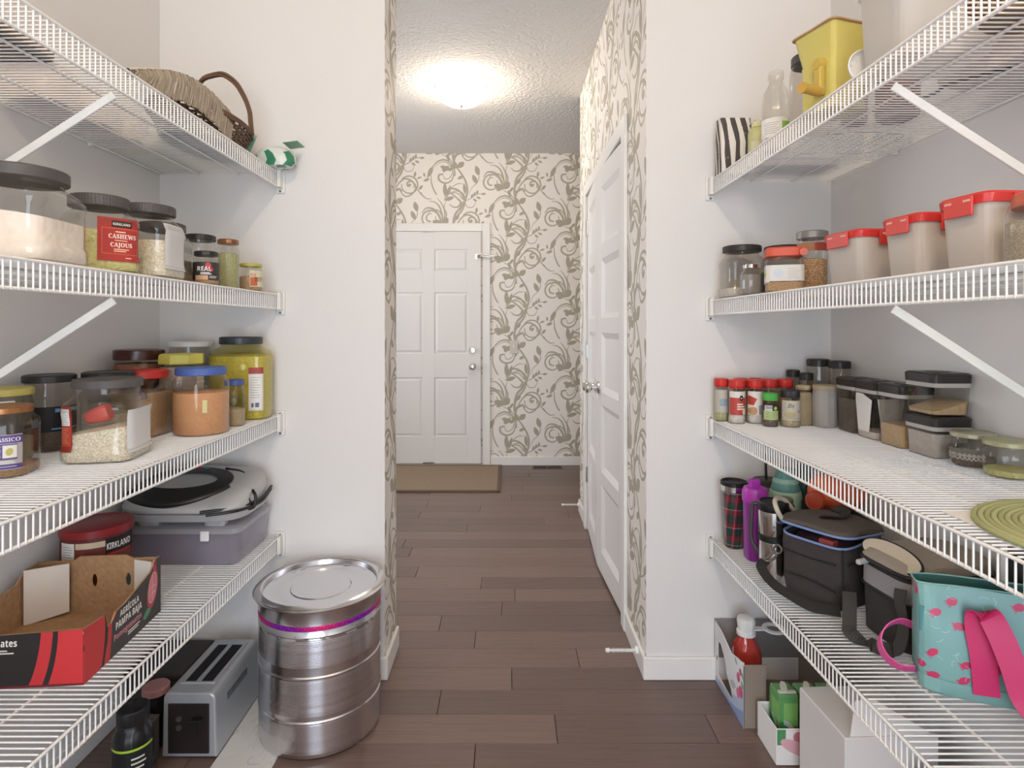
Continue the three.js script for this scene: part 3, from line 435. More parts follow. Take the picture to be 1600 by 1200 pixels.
// ------------------------------- left wall, fourth shelf
{
  const Y = YL[3];
  // open cardboard fruit box
  const s = thing('cardboard_box', 'open cardboard fruit box printed black and red with a pomegranate', 'box', -1.011, Y, 1.333, 0.087);
  const kraft = grain('#b08d68', '#a3805c', 0.09, 0.95), kw = std(0xdcd3c8, 0.9), W = 0.29, D = 0.31, t = 0.004;
  const ext = (pts, depth, holes = []) => { const sh = new THREE.Shape(pts.map(([x, y]) => new THREE.Vector2(x, y))); for (const [hx, hy, hw, hh] of holes) { const p = new THREE.Path(); p.absellipse(hx, hy, hw, hh, 0, 2 * Math.PI); sh.holes.push(p); } return new THREE.ExtrudeGeometry(sh, { depth, bevelEnabled: false, curveSegments: 16 }); };
  const printed = (w, h, cw, ch, draw) => { const tx = canvasTex(cw, ch, draw); tx.repeat.set(1 / w, 1 / h); tx.wrapS = tx.wrapT = THREE.RepeatWrapping; return new THREE.MeshStandardMaterial({ map: tx, roughness: 0.7 }); };
  part(s, 'bottom_panel', ext([[-W / 2, -D / 2], [W / 2, -D / 2], [W / 2, D / 2], [-W / 2, D / 2]], t, [[-0.06, 0.02, 0.011, 0.009]]).rotateX(-Math.PI / 2).translate(0, 0.004, 0), kraft);
  const back = [[0, 0], [W, 0], [W, 0.138], [0.225, 0.138], [0.21, 0.146], [0.1, 0.146], [0.085, 0.136], [0, 0.134]];
  part(s, 'back_panel', ext(back, t, [[0.135, 0.085, 0.0065, 0.016], [0.215, 0.085, 0.0065, 0.016]]).translate(-W / 2, 0, -D / 2), kraft);
  part(s, 'left_panel', ext([[0, 0], [D, 0], [D, 0.105], [0.2, 0.1], [0.08, 0.11], [0.05, 0.134], [0, 0.134]], t).rotateY(-Math.PI / 2).translate(-W / 2 + t, 0, -D / 2), kraft);
  const right = [[0, 0], [D, 0], [D, 0.14], [0.285, 0.14], [0.262, 0.118], [0.15, 0.094], [0.115, 0.092], [0.098, 0.075], [0.08, 0.075], [0.072, 0.104], [0, 0.112]];
  part(s, 'right_panel', ext(right, t).rotateY(Math.PI / 2).translate(W / 2 - t, 0, D / 2), kraft);
  part(s, 'printed_side', ext(right, 0.0012).rotateY(Math.PI / 2).translate(W / 2, 0, D / 2), printed(D, 0.145, 512, 240, (g) => {
    g.fillStyle = '#433f3e'; g.fillRect(0, 0, 512, 240); g.fillStyle = '#c4393c'; g.fillRect(0, 0, 128, 240); g.fillStyle = '#2a2423'; g.beginPath(); g.moveTo(104, 0); g.bezierCurveTo(128, 80, 122, 160, 96, 240); g.lineTo(110, 240); g.bezierCurveTo(138, 160, 140, 80, 122, 0); g.fill();
    g.fillStyle = '#c4393c'; g.beginPath(); g.moveTo(124, 0); g.bezierCurveTo(146, 80, 142, 160, 114, 240); g.lineTo(146, 240); g.bezierCurveTo(160, 160, 166, 80, 160, 0); g.fill();
    g.save(); g.translate(250, 0); text(g, 'AGRÍCOLA', 26, 106, 33, '#efece6', 'sans-serif', 'bold', 130); text(g, 'PAMPA BAJA', 22, 142, 36, '#efece6', 'sans-serif', 'bold', 180); text(g, 'Pomegranates', 16, 178, 31, '#d98a94', 'sans-serif', 'bold', 190); lines(g, 14, 198, 84, 2, 9, '#e6e2dc', 5); g.restore();
    g.fillStyle = '#4f8a68'; g.beginPath(); g.ellipse(404, 196, 32, 15, -0.4, 0, 7); g.fill(); g.fillStyle = '#b54650'; g.beginPath(); g.ellipse(446, 118, 40, 74, 0.25, 0, 7); g.fill(); g.beginPath(); g.moveTo(454, 56); g.lineTo(446, 16); g.lineTo(462, 30); g.lineTo(478, 12); g.lineTo(476, 60); g.fill(); g.strokeStyle = '#efd3d0'; g.lineWidth = 4; g.beginPath(); g.ellipse(446, 112, 30, 58, 0.25, 0, 7); g.stroke(); g.fillStyle = '#cf8088'; g.fill(); g.lineWidth = 2; g.beginPath(); g.moveTo(446, 60); g.lineTo(444, 165); g.moveTo(420, 120); g.quadraticCurveTo(446, 100, 474, 112); g.moveTo(424, 142); g.quadraticCurveTo(446, 125, 470, 138); g.stroke();
  }));
  const front = [[0, 0], [W, 0], [W, 0.112], [0.12, 0.105], [0.11, 0.095], [0, 0.097]];
  part(s, 'front_panel', ext(front, t, [[0.062, 0.055, 0.007, 0.018]]).translate(-W / 2, 0, D / 2 - t), kraft);
  part(s, 'printed_front', ext(front, 0.0012, [[0.062, 0.055, 0.007, 0.018]]).translate(-W / 2, 0, D / 2), printed(W, 0.115, 512, 208, (g) => {
    g.fillStyle = '#c53034'; g.fillRect(0, 0, 512, 208); g.fillStyle = '#231d1c'; g.beginPath(); g.moveTo(0, 0); g.lineTo(372, 0); g.bezierCurveTo(368, 80, 350, 160, 326, 208); g.lineTo(0, 208); g.fill(); g.beginPath(); g.moveTo(412, 0); g.bezierCurveTo(408, 80, 396, 150, 372, 208); g.lineTo(392, 208); g.bezierCurveTo(414, 150, 428, 80, 428, 0); g.fill();
    text(g, 'Pomegranates', 198, 46, 36, '#efece6', 'sans-serif', 'bold', 190); lines(g, 176, 70, 116, 2, 9, '#d9d5cf', 5); lines(g, 20, 176, 150, 2, 12, '#b9b4ae', 4); g.fillStyle = '#6d1b20'; g.fillRect(0, 200, 512, 8);
  }));
  part(s, 'corner_flap', ext([[0, 0], [0.088, 0.012], [0.088, 0.13], [0, 0.132]], 0.003).rotateY(0.5).translate(-W / 2 + 0.008, 0.006, -D / 2 + 0.062), kw, 'white inside of a folded corner flap');
  part(s, 'corner_flap', ext([[0, 0], [0.05, 0], [0.05, 0.128], [0, 0.13]], 0.003).rotateY(-0.3).translate(W / 2 - 0.056, 0.006, -D / 2 + 0.008), kw, 'white inside of a folded corner flap');
  // coffee canister
  const cs = [{ y: 0, w: 0.156, d: 0.156 }, { y: 0.004, w: 0.162, d: 0.162 }, { y: 0.178, w: 0.162, d: 0.162 }];
  const c = thing('coffee_canister', 'dark red coffee canister with a red plastic lid behind the fruit box', 'canister', -1.104, Y + GAP, 1.592, 0.55);
  part(c, 'body', loft(cs, { seg: 64 }), std(0x5d2a24, 0.4)); part(c, 'lid', lidGeo(0.0845, 0.022).translate(0, 0.174, 0), std(0x8c1f22, 0.35));
  part(c, 'printed_label', patch(cs, 'front', -0.97, 0.985, 0.02, 0.168, 0.0006, 40, 4), print(512, 256, (g) => { g.fillStyle = '#6b2c22'; g.fillRect(0, 0, 512, 256); for (let i = 0; i < 90; i++) { g.strokeStyle = `rgba(${180 + rnd(0, 50)},${80 + rnd(0, 50)},60,0.3)`; g.beginPath(); g.arc(rnd(120, 420), rnd(90, 256), rnd(6, 40), rnd(0, 6), rnd(0, 6)); g.stroke(); } g.fillStyle = '#c8b79a'; g.fillRect(120, 6, 210, 26); g.fillStyle = '#dcdad4'; g.fillRect(20, 6, 92, 240); lines(g, 28, 22, 74, 20, 11, '#8d8b88', 3); g.fillStyle = '#16100f'; g.fillRect(326, 0, 186, 74); text(g, 'KIRKLAND', 416, 36, 40, '#f1eee9', 'sans-serif', 'bold', 166); g.fillStyle = '#a3252b'; g.fillRect(340, 66, 160, 10); g.fillStyle = '#d9cfc4'; g.beginPath(); g.moveTo(440, 150); g.lineTo(466, 104); g.lineTo(492, 150); g.fill(); g.fillStyle = '#1f3a33'; g.beginPath(); g.moveTo(350, 190); g.lineTo(430, 176); g.lineTo(512, 150); g.lineTo(512, 256); g.lineTo(350, 256); g.fill(); lines(g, 400, 196, 80, 3, 18, '#dfe4df', 9); }));
  // storage bin
  const b = thing('storage_bin', 'clear plastic storage bin of purple things under the silver grill', 'bin', -0.995, Y + GAP, 1.9, 0.0);
  const bs = [{ y: 0, w: 0.35, d: 0.226, n: 12 }, { y: 0.004, w: 0.358, d: 0.234, n: 12 }, { y: 0.1, w: 0.37, d: 0.248, n: 12 }];
  part(b, 'body', loft(bs, { top: false, seg: 64 }), new THREE.MeshPhysicalMaterial({ color: 0xdcd9e2, transmission: 0.75, thickness: 0, roughness: 0.25 }));
  part(b, 'contents', loft([{ y: 0.004, w: 0.31, d: 0.215, n: 10, x: -0.015 }, { y: 0.07, w: 0.32, d: 0.228, n: 10, x: -0.015 }, { y: 0.078, w: 0.27, d: 0.19, n: 6, x: -0.015 }], { seg: 48, bump: (x, y, z) => [x + 0.003 * Math.sin(70 * y + 40 * x), y + 0.004 * Math.sin(60 * x) * Math.cos(50 * z), z + 0.003 * Math.sin(80 * x)] }), grain('#6d6280', '#857488', 0.16));
  part(b, 'lid', loft([{ y: 0.098, w: 0.378, d: 0.254, n: 12 }, { y: 0.112, w: 0.378, d: 0.254, n: 12 }, { y: 0.1165, w: 0.366, d: 0.242, n: 12 }], { seg: 64, bottom: false }), new THREE.MeshPhysicalMaterial({ color: 0xd9d8dc, transmission: 0.6, thickness: 0, roughness: 0.4 }));
  part(b, 'clip', box(0.026, 0.03, 0.008, 0.09, 0.093, 0.131, 0.003), M.white); 
  // grill lying on the bin
  const gY = Y + 0.1185, gr = thing('electric_grill', 'silver electric grill with a black ring and a wound cord, lying on the bin', 'grill', -0.985, gY, 1.885, 0);
  const silver = std(0xbfc0c1, 0.38, 0.35), blk = std(0x1f1e1d, 0.4);
  part(gr, 'base', loft([{ y: 0.018, w: 0.35, d: 0.24, n: 4 }, { y: 0.022, w: 0.372, d: 0.262, n: 4 }, { y: 0.036, w: 0.384, d: 0.272, n: 4 }, { y: 0.044, w: 0.388, d: 0.276, n: 4 }, { y: 0.047, w: 0.36, d: 0.25, n: 4 }], { seg: 64 }), silver);
  for (const [x, z] of [[0.1, 0.085], [-0.1, 0.085], [0.1, -0.085], [-0.1, -0.085]]) part(gr, 'foot', loft([{ y: 0, w: 0.06, d: 0.03, n: 5 }, { y: 0.02, w: 0.07, d: 0.04, n: 5 }], { seg: 28 }).translate(x, 0, z), silver);
  const domeG = loft([{ y: 0.048, w: 0.384, d: 0.272, n: 4 }, { y: 0.056, w: 0.386, d: 0.274, n: 4 }, { y: 0.068, w: 0.372, d: 0.258, n: 3.6 }, { y: 0.082, w: 0.32, d: 0.21, n: 3 }, { y: 0.09, w: 0.22, d: 0.14, n: 2.4 }, { y: 0.093, w: 0.08, d: 0.05, n: 2 }], { seg: 64, bump: (x, y, z) => [x, y + Math.max(0, (0.137 - z)) * 0.22 * Math.min(1, (y - 0.046) / 0.02), z] });
  const lid = part(gr, 'lid', domeG, silver);
  const ringPts = (a, bb, o, from = 0, to = 64) => { const r = []; for (let i = from; i <= to; i++) { const q = i / 64 * 2 * Math.PI, x = a * Math.cos(q) - 0.035, z = bb * Math.sin(q) + 0.028, e = Math.max(0, 1 - (Math.abs(x) / 0.193) ** 3 - (Math.abs(z) / 0.137) ** 3); r.push([x, 0.062 + 0.031 * Math.sqrt(e) + (0.137 - z) * 0.21 + o, z]); } return r; };
  const band = (a0, b0, a1, b1, mat, nm) => { const A = ringPts(a0, b0, 0.004), B = ringPts(a1, b1, 0.006), pos = [], idx = []; for (const p of [...A, ...B]) pos.push(...p); for (let i = 0; i < 64; i++) idx.push(i, i + 1, i + 65, i + 1, i + 66, i + 65); const g = new THREE.BufferGeometry(); g.setAttribute('position', new THREE.Float32BufferAttribute(pos, 3)); g.setAttribute('uv', new THREE.Float32BufferAttribute(new Array(pos.length / 3 * 2).fill(0), 2)); g.setIndex(idx); g.computeVertexNormals(); return part(gr, nm, g, mat); };
  band(0.155, 0.098, 0.108, 0.05, blk, 'handle_ring'); part(gr, 'handle', tube(ringPts(0.155, 0.1, -0.004, 2, 30), 0.011, 40, 10), blk);
  part(gr, 'indicator_light', new THREE.SphereGeometry(0.006, 12, 8).scale(1.4, 0.5, 1).translate(-0.02, 0.142, -0.046), std(0xb02a3e, 0.4), 'red indicator lamp'); part(gr, 'indicator_light', new THREE.SphereGeometry(0.006, 12, 8).scale(1.6, 0.5, 1).translate(0.005, 0.142, -0.046), std(0x3f9a86, 0.4), 'green indicator lamp');
  part(gr, 'cord', merge([tube([[0.06, 0.135, -0.06], [0.12, 0.125, -0.05], [0.17, 0.09, 0.02], [0.188, 0.066, 0.06], [0.196, 0.05, 0.05]], 0.0045, 40, 8), tube([[0.197, 0.07, -0.09], [0.2, 0.056, 0.0], [0.17, 0.058, 0.1], [0.08, 0.055, 0.146]], 0.0045, 40, 8), tube([[0.199, 0.062, -0.08], [0.203, 0.047, 0.01], [0.175, 0.05, 0.11], [0.1, 0.048, 0.15]], 0.0045, 40, 8), tube([[0.186, 0.09, 0.03], [0.202, 0.075, 0.045], [0.2, 0.045, 0.052], [0.182, 0.04, 0.07]], 0.005, 20, 8)]), blk);
}
// ------------------------------- left, on the floor
{
  const sh = std(0x35312f, 0.6);
  lone('floor_board', 'thin white scuffed board on the floor beside the toaster', 'board', box(0.17, 0.004, 0.5, -0.735, 0.0022, -1.79, 0.0015), new THREE.MeshStandardMaterial({ map: canvasTex(128, 256, (g) => { g.fillStyle = '#d9d8d4'; g.fillRect(0, 0, 128, 256); for (let i = 0; i < 60; i++) { g.strokeStyle = `rgba(90,90,95,${rnd(0.05, 0.3)})`; g.lineWidth = rnd(0.5, 2); g.beginPath(); const x = rnd(0, 128), y = rnd(0, 256); g.moveTo(x, y); g.quadraticCurveTo(x + rnd(-20, 20), y + rnd(-30, 30), x + rnd(-30, 30), y + rnd(-40, 40)); g.stroke(); } }), roughness: 0.5 }));
  // long slot toaster
  const t = thing('toaster', 'silver two-slot toaster with a dark front panel beside the metal tin', 'toaster', -0.896, 0, 1.81), W = 0.146, L = 0.29, st = std(0xb6babf, 0.36, 0.45);
  const shell = new THREE.Shape(); const r = 0.016; shell.moveTo(-W / 2, 0.012); shell.lineTo(W / 2, 0.012); shell.lineTo(W / 2 - 0.004, 0.185 - r); shell.quadraticCurveTo(W / 2 - 0.005, 0.185, W / 2 - r - 0.004, 0.185); shell.lineTo(-W / 2 + r + 0.004, 0.185); shell.quadraticCurveTo(-W / 2 + 0.005, 0.185, -W / 2 + 0.004, 0.185 - r); shell.closePath();
  part(t, 'shell', new THREE.ExtrudeGeometry(shell, { depth: L - 0.016, bevelEnabled: true, bevelSize: 0.004, bevelThickness: 0.008, bevelSegments: 3, curveSegments: 10 }).translate(0, 0, -L / 2 + 0.008), st);
  part(t, 'front_panel', box(W - 0.03, 0.14, 0.006, 0, 0.09, L / 2 + 0.001, 0.004), std(0x2b2524, 0.25));
  part(t, 'lever', merge([box(0.004, 0.06, 0.004, 0.028, 0.1, L / 2 + 0.004, 0.001), box(0.03, 0.008, 0.022, 0.028, 0.122, L / 2 + 0.014, 0.003)]), M.black);
  for (const y of [0.12, 0.095]) part(t, 'button', cyl(0.0075, 0.0075, 0.006, 0, 0, 0, 20).rotateX(Math.PI / 2).translate(-0.025, y, L / 2 + 0.003), std(0x6a6461, 0.3, 0.6));
  part(t, 'slot_rim', merge([box(0.1, 0.006, 0.008, 0, 0.19, 0.098, 0.002), box(0.1, 0.006, 0.008, 0, 0.19, -0.112, 0.002), box(0.01, 0.006, 0.21, 0.046, 0.19, -0.007, 0.002), box(0.01, 0.006, 0.21, -0.046, 0.19, -0.007, 0.002), box(0.014, 0.006, 0.2, 0, 0.19, -0.007, 0.002)]), st);
  for (const x of [-0.023, 0.023]) part(t, 'slot', plain(0.032, 0.002, 0.196, x, 0.189, -0.007), std(0x0d0b0a, 0.8));
  for (let i = 0; i < 14; i++) part(t, 'vent', box(0.003, 0.022, 0.0028, 0.0738, 0.135, 0.07 - i * 0.0095, 0.0006), std(0x24262a, 0.5));
  for (const [x, z] of [[-0.055, 0.12], [0.055, 0.12], [-0.055, -0.12], [0.055, -0.12]]) part(t, 'foot', cyl(0.01, 0.011, 0.012, x, 0, z, 16), M.black);
  // dark objects beside the toaster
  const bb2 = thing('box', 'dark plain box at the back under the lowest left shelf', 'box', -1.095, 0, 1.925); part(bb2, 'body', box(0.18, 0.13, 0.2, 0, 0.065, 0, 0.008), sh); part(bb2, 'lid', box(0.186, 0.02, 0.206, 0, 0.138, 0, 0.006), sh);
  const cn = thing('container', 'black round container with a dusty pink lid', 'container', -1.03, 0, 1.735); part(cn, 'body', loft(roundJar(0.036, 0.16, 0.034), { seg: 40 }), M.black); part(cn, 'lid', lidGeo(0.0365, 0.02).translate(0, 0.15, 0), std(0xb98684, 0.55));
  const gb = thing('box', 'small dark grey box between the pink-lidded container and the toaster', 'box', -1.015, 0, 1.63); part(gb, 'body', box(0.062, 0.12, 0.09, 0, 0.06, 0, 0.004), std(0x4b4745, 0.7)); part(gb, 'top_flap', box(0.064, 0.003, 0.092, 0, 0.1215, 0, 0.001), std(0x5a5552, 0.7));
  const bs = roundJar(0.046, 0.225, 0.034), bt = thing('bottle', 'black supplement bottle with a bright green line round its shoulder', 'bottle', -0.958, 0, 1.515, 0.3); part(bt, 'body', loft(bs, { seg: 48 }), std(0x151516, 0.3)); part(bt, 'cap', lidGeo(0.0365, 0.036, 60).translate(0, 0.214, 0), std(0x1a1a1a, 0.4)); part(bt, 'printed_label', patch(bs, 'front', -0.98, 0.98, 0.02, 0.165, 0.0008, 32, 4), print(256, 192, (g) => { g.fillStyle = '#151517'; g.fillRect(0, 0, 256, 192); g.fillStyle = '#a9cf3c'; g.fillRect(0, 0, 256, 8); lines(g, 150, 30, 80, 3, 16, '#d9dcd0', 6); lines(g, 60, 90, 130, 2, 16, '#e6e9de', 8); }));
  // stainless tin
  const R = 0.178, tin = thing('metal_tin', 'large round stainless steel tin with a flat rimmed lid and purple band', 'tin', -0.576, 0, 1.83), tinM = new THREE.MeshPhysicalMaterial({ color: 0xdedde0, metalness: 1, roughness: 0.2 });
  const prof = [[0, 0.004], [R - 0.01, 0.004], [R, 0.012]]; for (const [y0, y1] of [[0.02, 0.1], [0.125, 0.225], [0.262, 0.335]]) { for (let y = y0; y < y1; y += 0.0042) { prof.push([R, y], [R + 0.0007, y + 0.0013], [R + 0.0007, y + 0.0025], [R, y + 0.0038]); } if (y1 < 0.3) prof.push([R, y1 + 0.006], [R + 0.0028, y1 + 0.01], [R, y1 + 0.014]); }
  prof.push([R, 0.345], [R + 0.003, 0.35], [R, 0.356], [R, 0.388]);
  part(tin, 'body', toCreasedNormals(new THREE.LatheGeometry(prof.map(([a, y]) => new THREE.Vector2(Math.max(a, 0.00001), y)), 96), 0.5), tinM);
  part(tin, 'purple_band', lathe([[R + 0.0005, 0.366], [R + 0.0024, 0.368], [R + 0.0024, 0.378], [R + 0.0005, 0.38]], 96), new THREE.MeshStandardMaterial({ map: canvasTex(512, 8, (g) => { for (let i = 0; i < 512; i++) { const k = Math.sin(i / 512 * 2 * Math.PI * 5) * 0.5 + 0.5; g.fillStyle = `rgb(${130 + 90 * k},${30 + 10 * k},${170 - 50 * k})`; g.fillRect(i, 0, 1, 8); if (i % 4 === 0) { g.fillStyle = 'rgba(255,190,255,0.35)'; g.fillRect(i, i % 3 * 2, 2, 2); } } }), roughness: 0.35, metalness: 0.4 }), 'shiny purple and pink band');
  part(tin, 'lid', lathe([[0, 0.419], [0.088, 0.419], [0.091, 0.4165], [0.095, 0.4165], [0.13, 0.4175], [0.163, 0.4175], [0.167, 0.42], [0.17, 0.434], [0.173, 0.4365], [0.191, 0.433], [0.1955, 0.4285], [0.194, 0.425], [0.182, 0.424], [0.1805, 0.42], [0.1805, 0.386]], 96), tinM);
}
// ------------------------------- left wall, top shelf
{
  const Y = YL[0];
  // wicker basket
  const k = thing('wicker_basket', 'brown wicker basket with a tall arched handle on the top left shelf', 'basket', -0.908, Y, 1.765), wk = std(0x6e5240, 0.8), wk2 = std(0x553c2e, 0.85);
  const ov = (a, b, y, n = 48, wob = 0) => { const r = []; for (let i = 0; i < n; i++) { const q = i / n * 2 * Math.PI; r.push([a * Math.cos(q), y + wob * (i % 2 ? 1 : -1), b * Math.sin(q)]); } return r; };
  part(k, 'bottom', loft([{ y: 0.001, w: 0.16, d: 0.32, n: 2.6 }, { y: 0.007, w: 0.166, d: 0.33, n: 2.6 }], { seg: 48 }), wk2);
  const weave = []; for (let i = 0; i < 7; i++) weave.push(tube(ov(0.082 + i * 0.0045, 0.165 + i * 0.0055, 0.008 + i * 0.0088, 48, i % 2 ? 0.0018 : -0.0018), 0.0042, 96, 6, true)); part(k, 'weave', merge(weave), wk).userData.kind = 'stuff';
  const stakes = []; for (let i = 0; i < 40; i++) { const q = i / 40 * 2 * Math.PI; stakes.push(rod([0.082 * Math.cos(q), 0.003, 0.165 * Math.sin(q)], [0.112 * Math.cos(q), 0.074, 0.203 * Math.sin(q)], 0.003, 6)); } part(k, 'stakes', merge(stakes), wk2).userData.kind = 'stuff';
  part(k, 'rim', merge([tube(ov(0.113, 0.204, 0.076), 0.007, 96, 8, true), tube(ov(0.116, 0.207, 0.069, 48, 0.002), 0.004, 96, 6, true)]), wk);
  const arc = (o, z) => { const r = []; for (let i = 0; i <= 16; i++) { const q = Math.PI * i / 16; r.push([0.108 * Math.cos(q) + o * 0.3, 0.07 + (0.186 + o) * Math.sin(q), z + 0.004 * Math.sin(i * 2)]); } return r; };
  part(k, 'handle', merge([tube(arc(0, -0.095), 0.0045, 40, 6), tube(arc(0.006, -0.087), 0.0045, 40, 6), tube(arc(-0.004, -0.081), 0.004, 40, 6)]), wk);
  // pleated straw mat hanging over the basket
  const m = thing('straw_mat', 'pale beige mat of dried straw strips draped over the basket', 'mat', 0, 0, 0), strips = [[], []];
  const topY = (q) => 1.785 + 0.085 * Math.sin(Math.PI / 2 * Math.min(1, q * 1.5)) - (q > 0.75 ? (q - 0.75) * 0.06 : 0);
  for (let i = 0; i < 190; i++) { const q = i / 189, d = 1.3 + 0.44 * q, yt = topY(q) + rnd(-0.003, 0.003), yb = Math.max(1.757, yt - 0.072 - 0.03 * q) + rnd(0, 0.006), j = rnd(-0.004, 0.004); strips[i % 3 ? i % 2 : 1].push(ribbon([[-0.85, yt - 0.012, -d - 0.012], [-0.822, yt + 0.002, -d - 0.004], [-0.808, yt - 0.02, -d], [-0.8 - rnd(0, 0.004), (yt + yb) / 2, -d + 0.012 + j], [-0.799 - rnd(0, 0.004), yb, -d + 0.028 + j]], [0, 0.1, 1], 0.0036, 0.0012, 6)); }
  part(m, 'strips', merge(strips[0]), std(0xb8ac9a, 0.9)).userData.kind = 'stuff'; part(m, 'strips', merge(strips[1]), std(0xa59885, 0.9)).userData.kind = 'stuff';
  part(m, 'hem', tube([0, 0.2, 0.4, 0.6, 0.8, 1].map((q) => [-0.838, topY(q) + 0.001, -1.3 - 0.44 * q - 0.008]), 0.005, 30, 8), std(0xd9cfbd, 0.8));
  m.position.set(-0.82, 1.757, -1.52); for (const c of m.children) c.geometry.translate(0.82, -1.757, 1.52);
  // packets
  const pil = (w, h, d, n = 3.2, cr = 0.004) => loft([{ y: 0, w: w * 0.8, d: d * 0.85, n }, { y: h * 0.25, w, d, n }, { y: h * 0.6, w: w * 0.98, d: d * 0.97, n }, { y: h * 0.9, w: w * 0.8, d: d * 0.8, n: 2.6 }, { y: h, w: w * 0.4, d: d * 0.5, n: 2 }], { seg: 40, bump: (x, y, z) => [x + cr * Math.sin(60 * z + 40 * y), y + (y > 0.001 ? cr * Math.sin(70 * x) * Math.cos(50 * z) : 0), z + cr * Math.sin(55 * x + 30 * y)] });
  const gp = thing('packet', 'green and white plastic packet at the far end of the top left shelf', 'packet', -0.778, Y + GAP, 1.985); part(gp, 'bag', pil(0.13, 0.062, 0.08), new THREE.MeshStandardMaterial({ map: canvasTex(128, 64, (g) => { g.fillStyle = '#dfe5dd'; g.fillRect(0, 0, 128, 64); g.fillStyle = '#3f8463'; for (const x of [0, 64]) { g.beginPath(); g.moveTo(x + 6, 64); g.lineTo(x + 20, 12); g.lineTo(x + 44, 20); g.lineTo(x + 40, 64); g.fill(); } }, true), roughness: 0.3 })); gp.children[0].material.map.repeat.set(8, 16);
  part(gp, 'sealed_edge', box(0.05, 0.002, 0.07, 0.07, 0.068, 0.0, 0.0008).rotateZ(0.12), std(0x6fa386, 0.35));
  const gp2 = thing('packet', 'green plastic packet sticking up out of the wicker basket', 'packet', -0.865, Y + 0.012, 1.9, 0.3); part(gp2, 'bag', loft([{ y: 0, w: 0.04, d: 0.02, n: 3 }, { y: 0.03, w: 0.055, d: 0.024, n: 3 }, { y: 0.065, w: 0.058, d: 0.006, n: 3 }, { y: 0.08, w: 0.058, d: 0.003, n: 3 }], { seg: 32 }).rotateZ(-0.35), std(0x5a9376, 0.35)); part(gp2, 'sealed_edge', box(0.058, 0.012, 0.0035, 0, 0.082, 0, 0.001).rotateZ(-0.35), std(0x86b39b, 0.35));
  const yp = thing('carton', 'pale yellow flat carton lying in the far corner of the shelf', 'carton', -1.115, Y + GAP, 1.9, 0.03); part(yp, 'body', box(0.16, 0.055, 0.26, 0, 0.0275, 0, 0.004), std(0xd8cf9d, 0.7)); part(yp, 'end_flap', box(0.158, 0.05, 0.002, 0, 0.0275, 0.131, 0.0006), std(0xe2dab0, 0.7));
  const wb = thing('board', 'flat brown serving board on the top left shelf near the camera', 'board', -1.0, Y + GAP, 1.05); part(wb, 'board', loft([{ y: 0, w: 0.2, d: 0.3, n: 6 }, { y: 0.003, w: 0.206, d: 0.306, n: 6 }, { y: 0.015, w: 0.206, d: 0.306, n: 6 }, { y: 0.018, w: 0.2, d: 0.3, n: 6 }], { seg: 40 }), grain('#8b7258', '#77604a', 0.12)); part(wb, 'raised_rim', tube(ov(0.095, 0.142, 0.019), 0.004, 60, 8, true), std(0x7c654d, 0.7));
  const sheet = new THREE.MeshPhysicalMaterial({ color: 0xe9ded6, transmission: 0.6, thickness: 0, roughness: 0.35 });
  for (const [d, w, l, c] of [[1.42, 'nearest of the three clear snack bags against the left wall', 0.13, '#b9705f'], [1.57, 'middle one of the three clear snack bags against the left wall', 0.12, '#c49a8a'], [1.70, 'farthest of the three clear snack bags against the left wall', 0.1, '#cfa99a']]) { const q = thing('snack_bag', w, 'bag', -1.115, Y + GAP, d, 0.1); part(q, 'film', pil(0.14, 0.1, l), sheet); part(q, 'contents', pil(0.1, 0.05, l * 0.75).translate(0, 0.004, 0), grain(c, '#dcc6ba', 0.05)); }
}
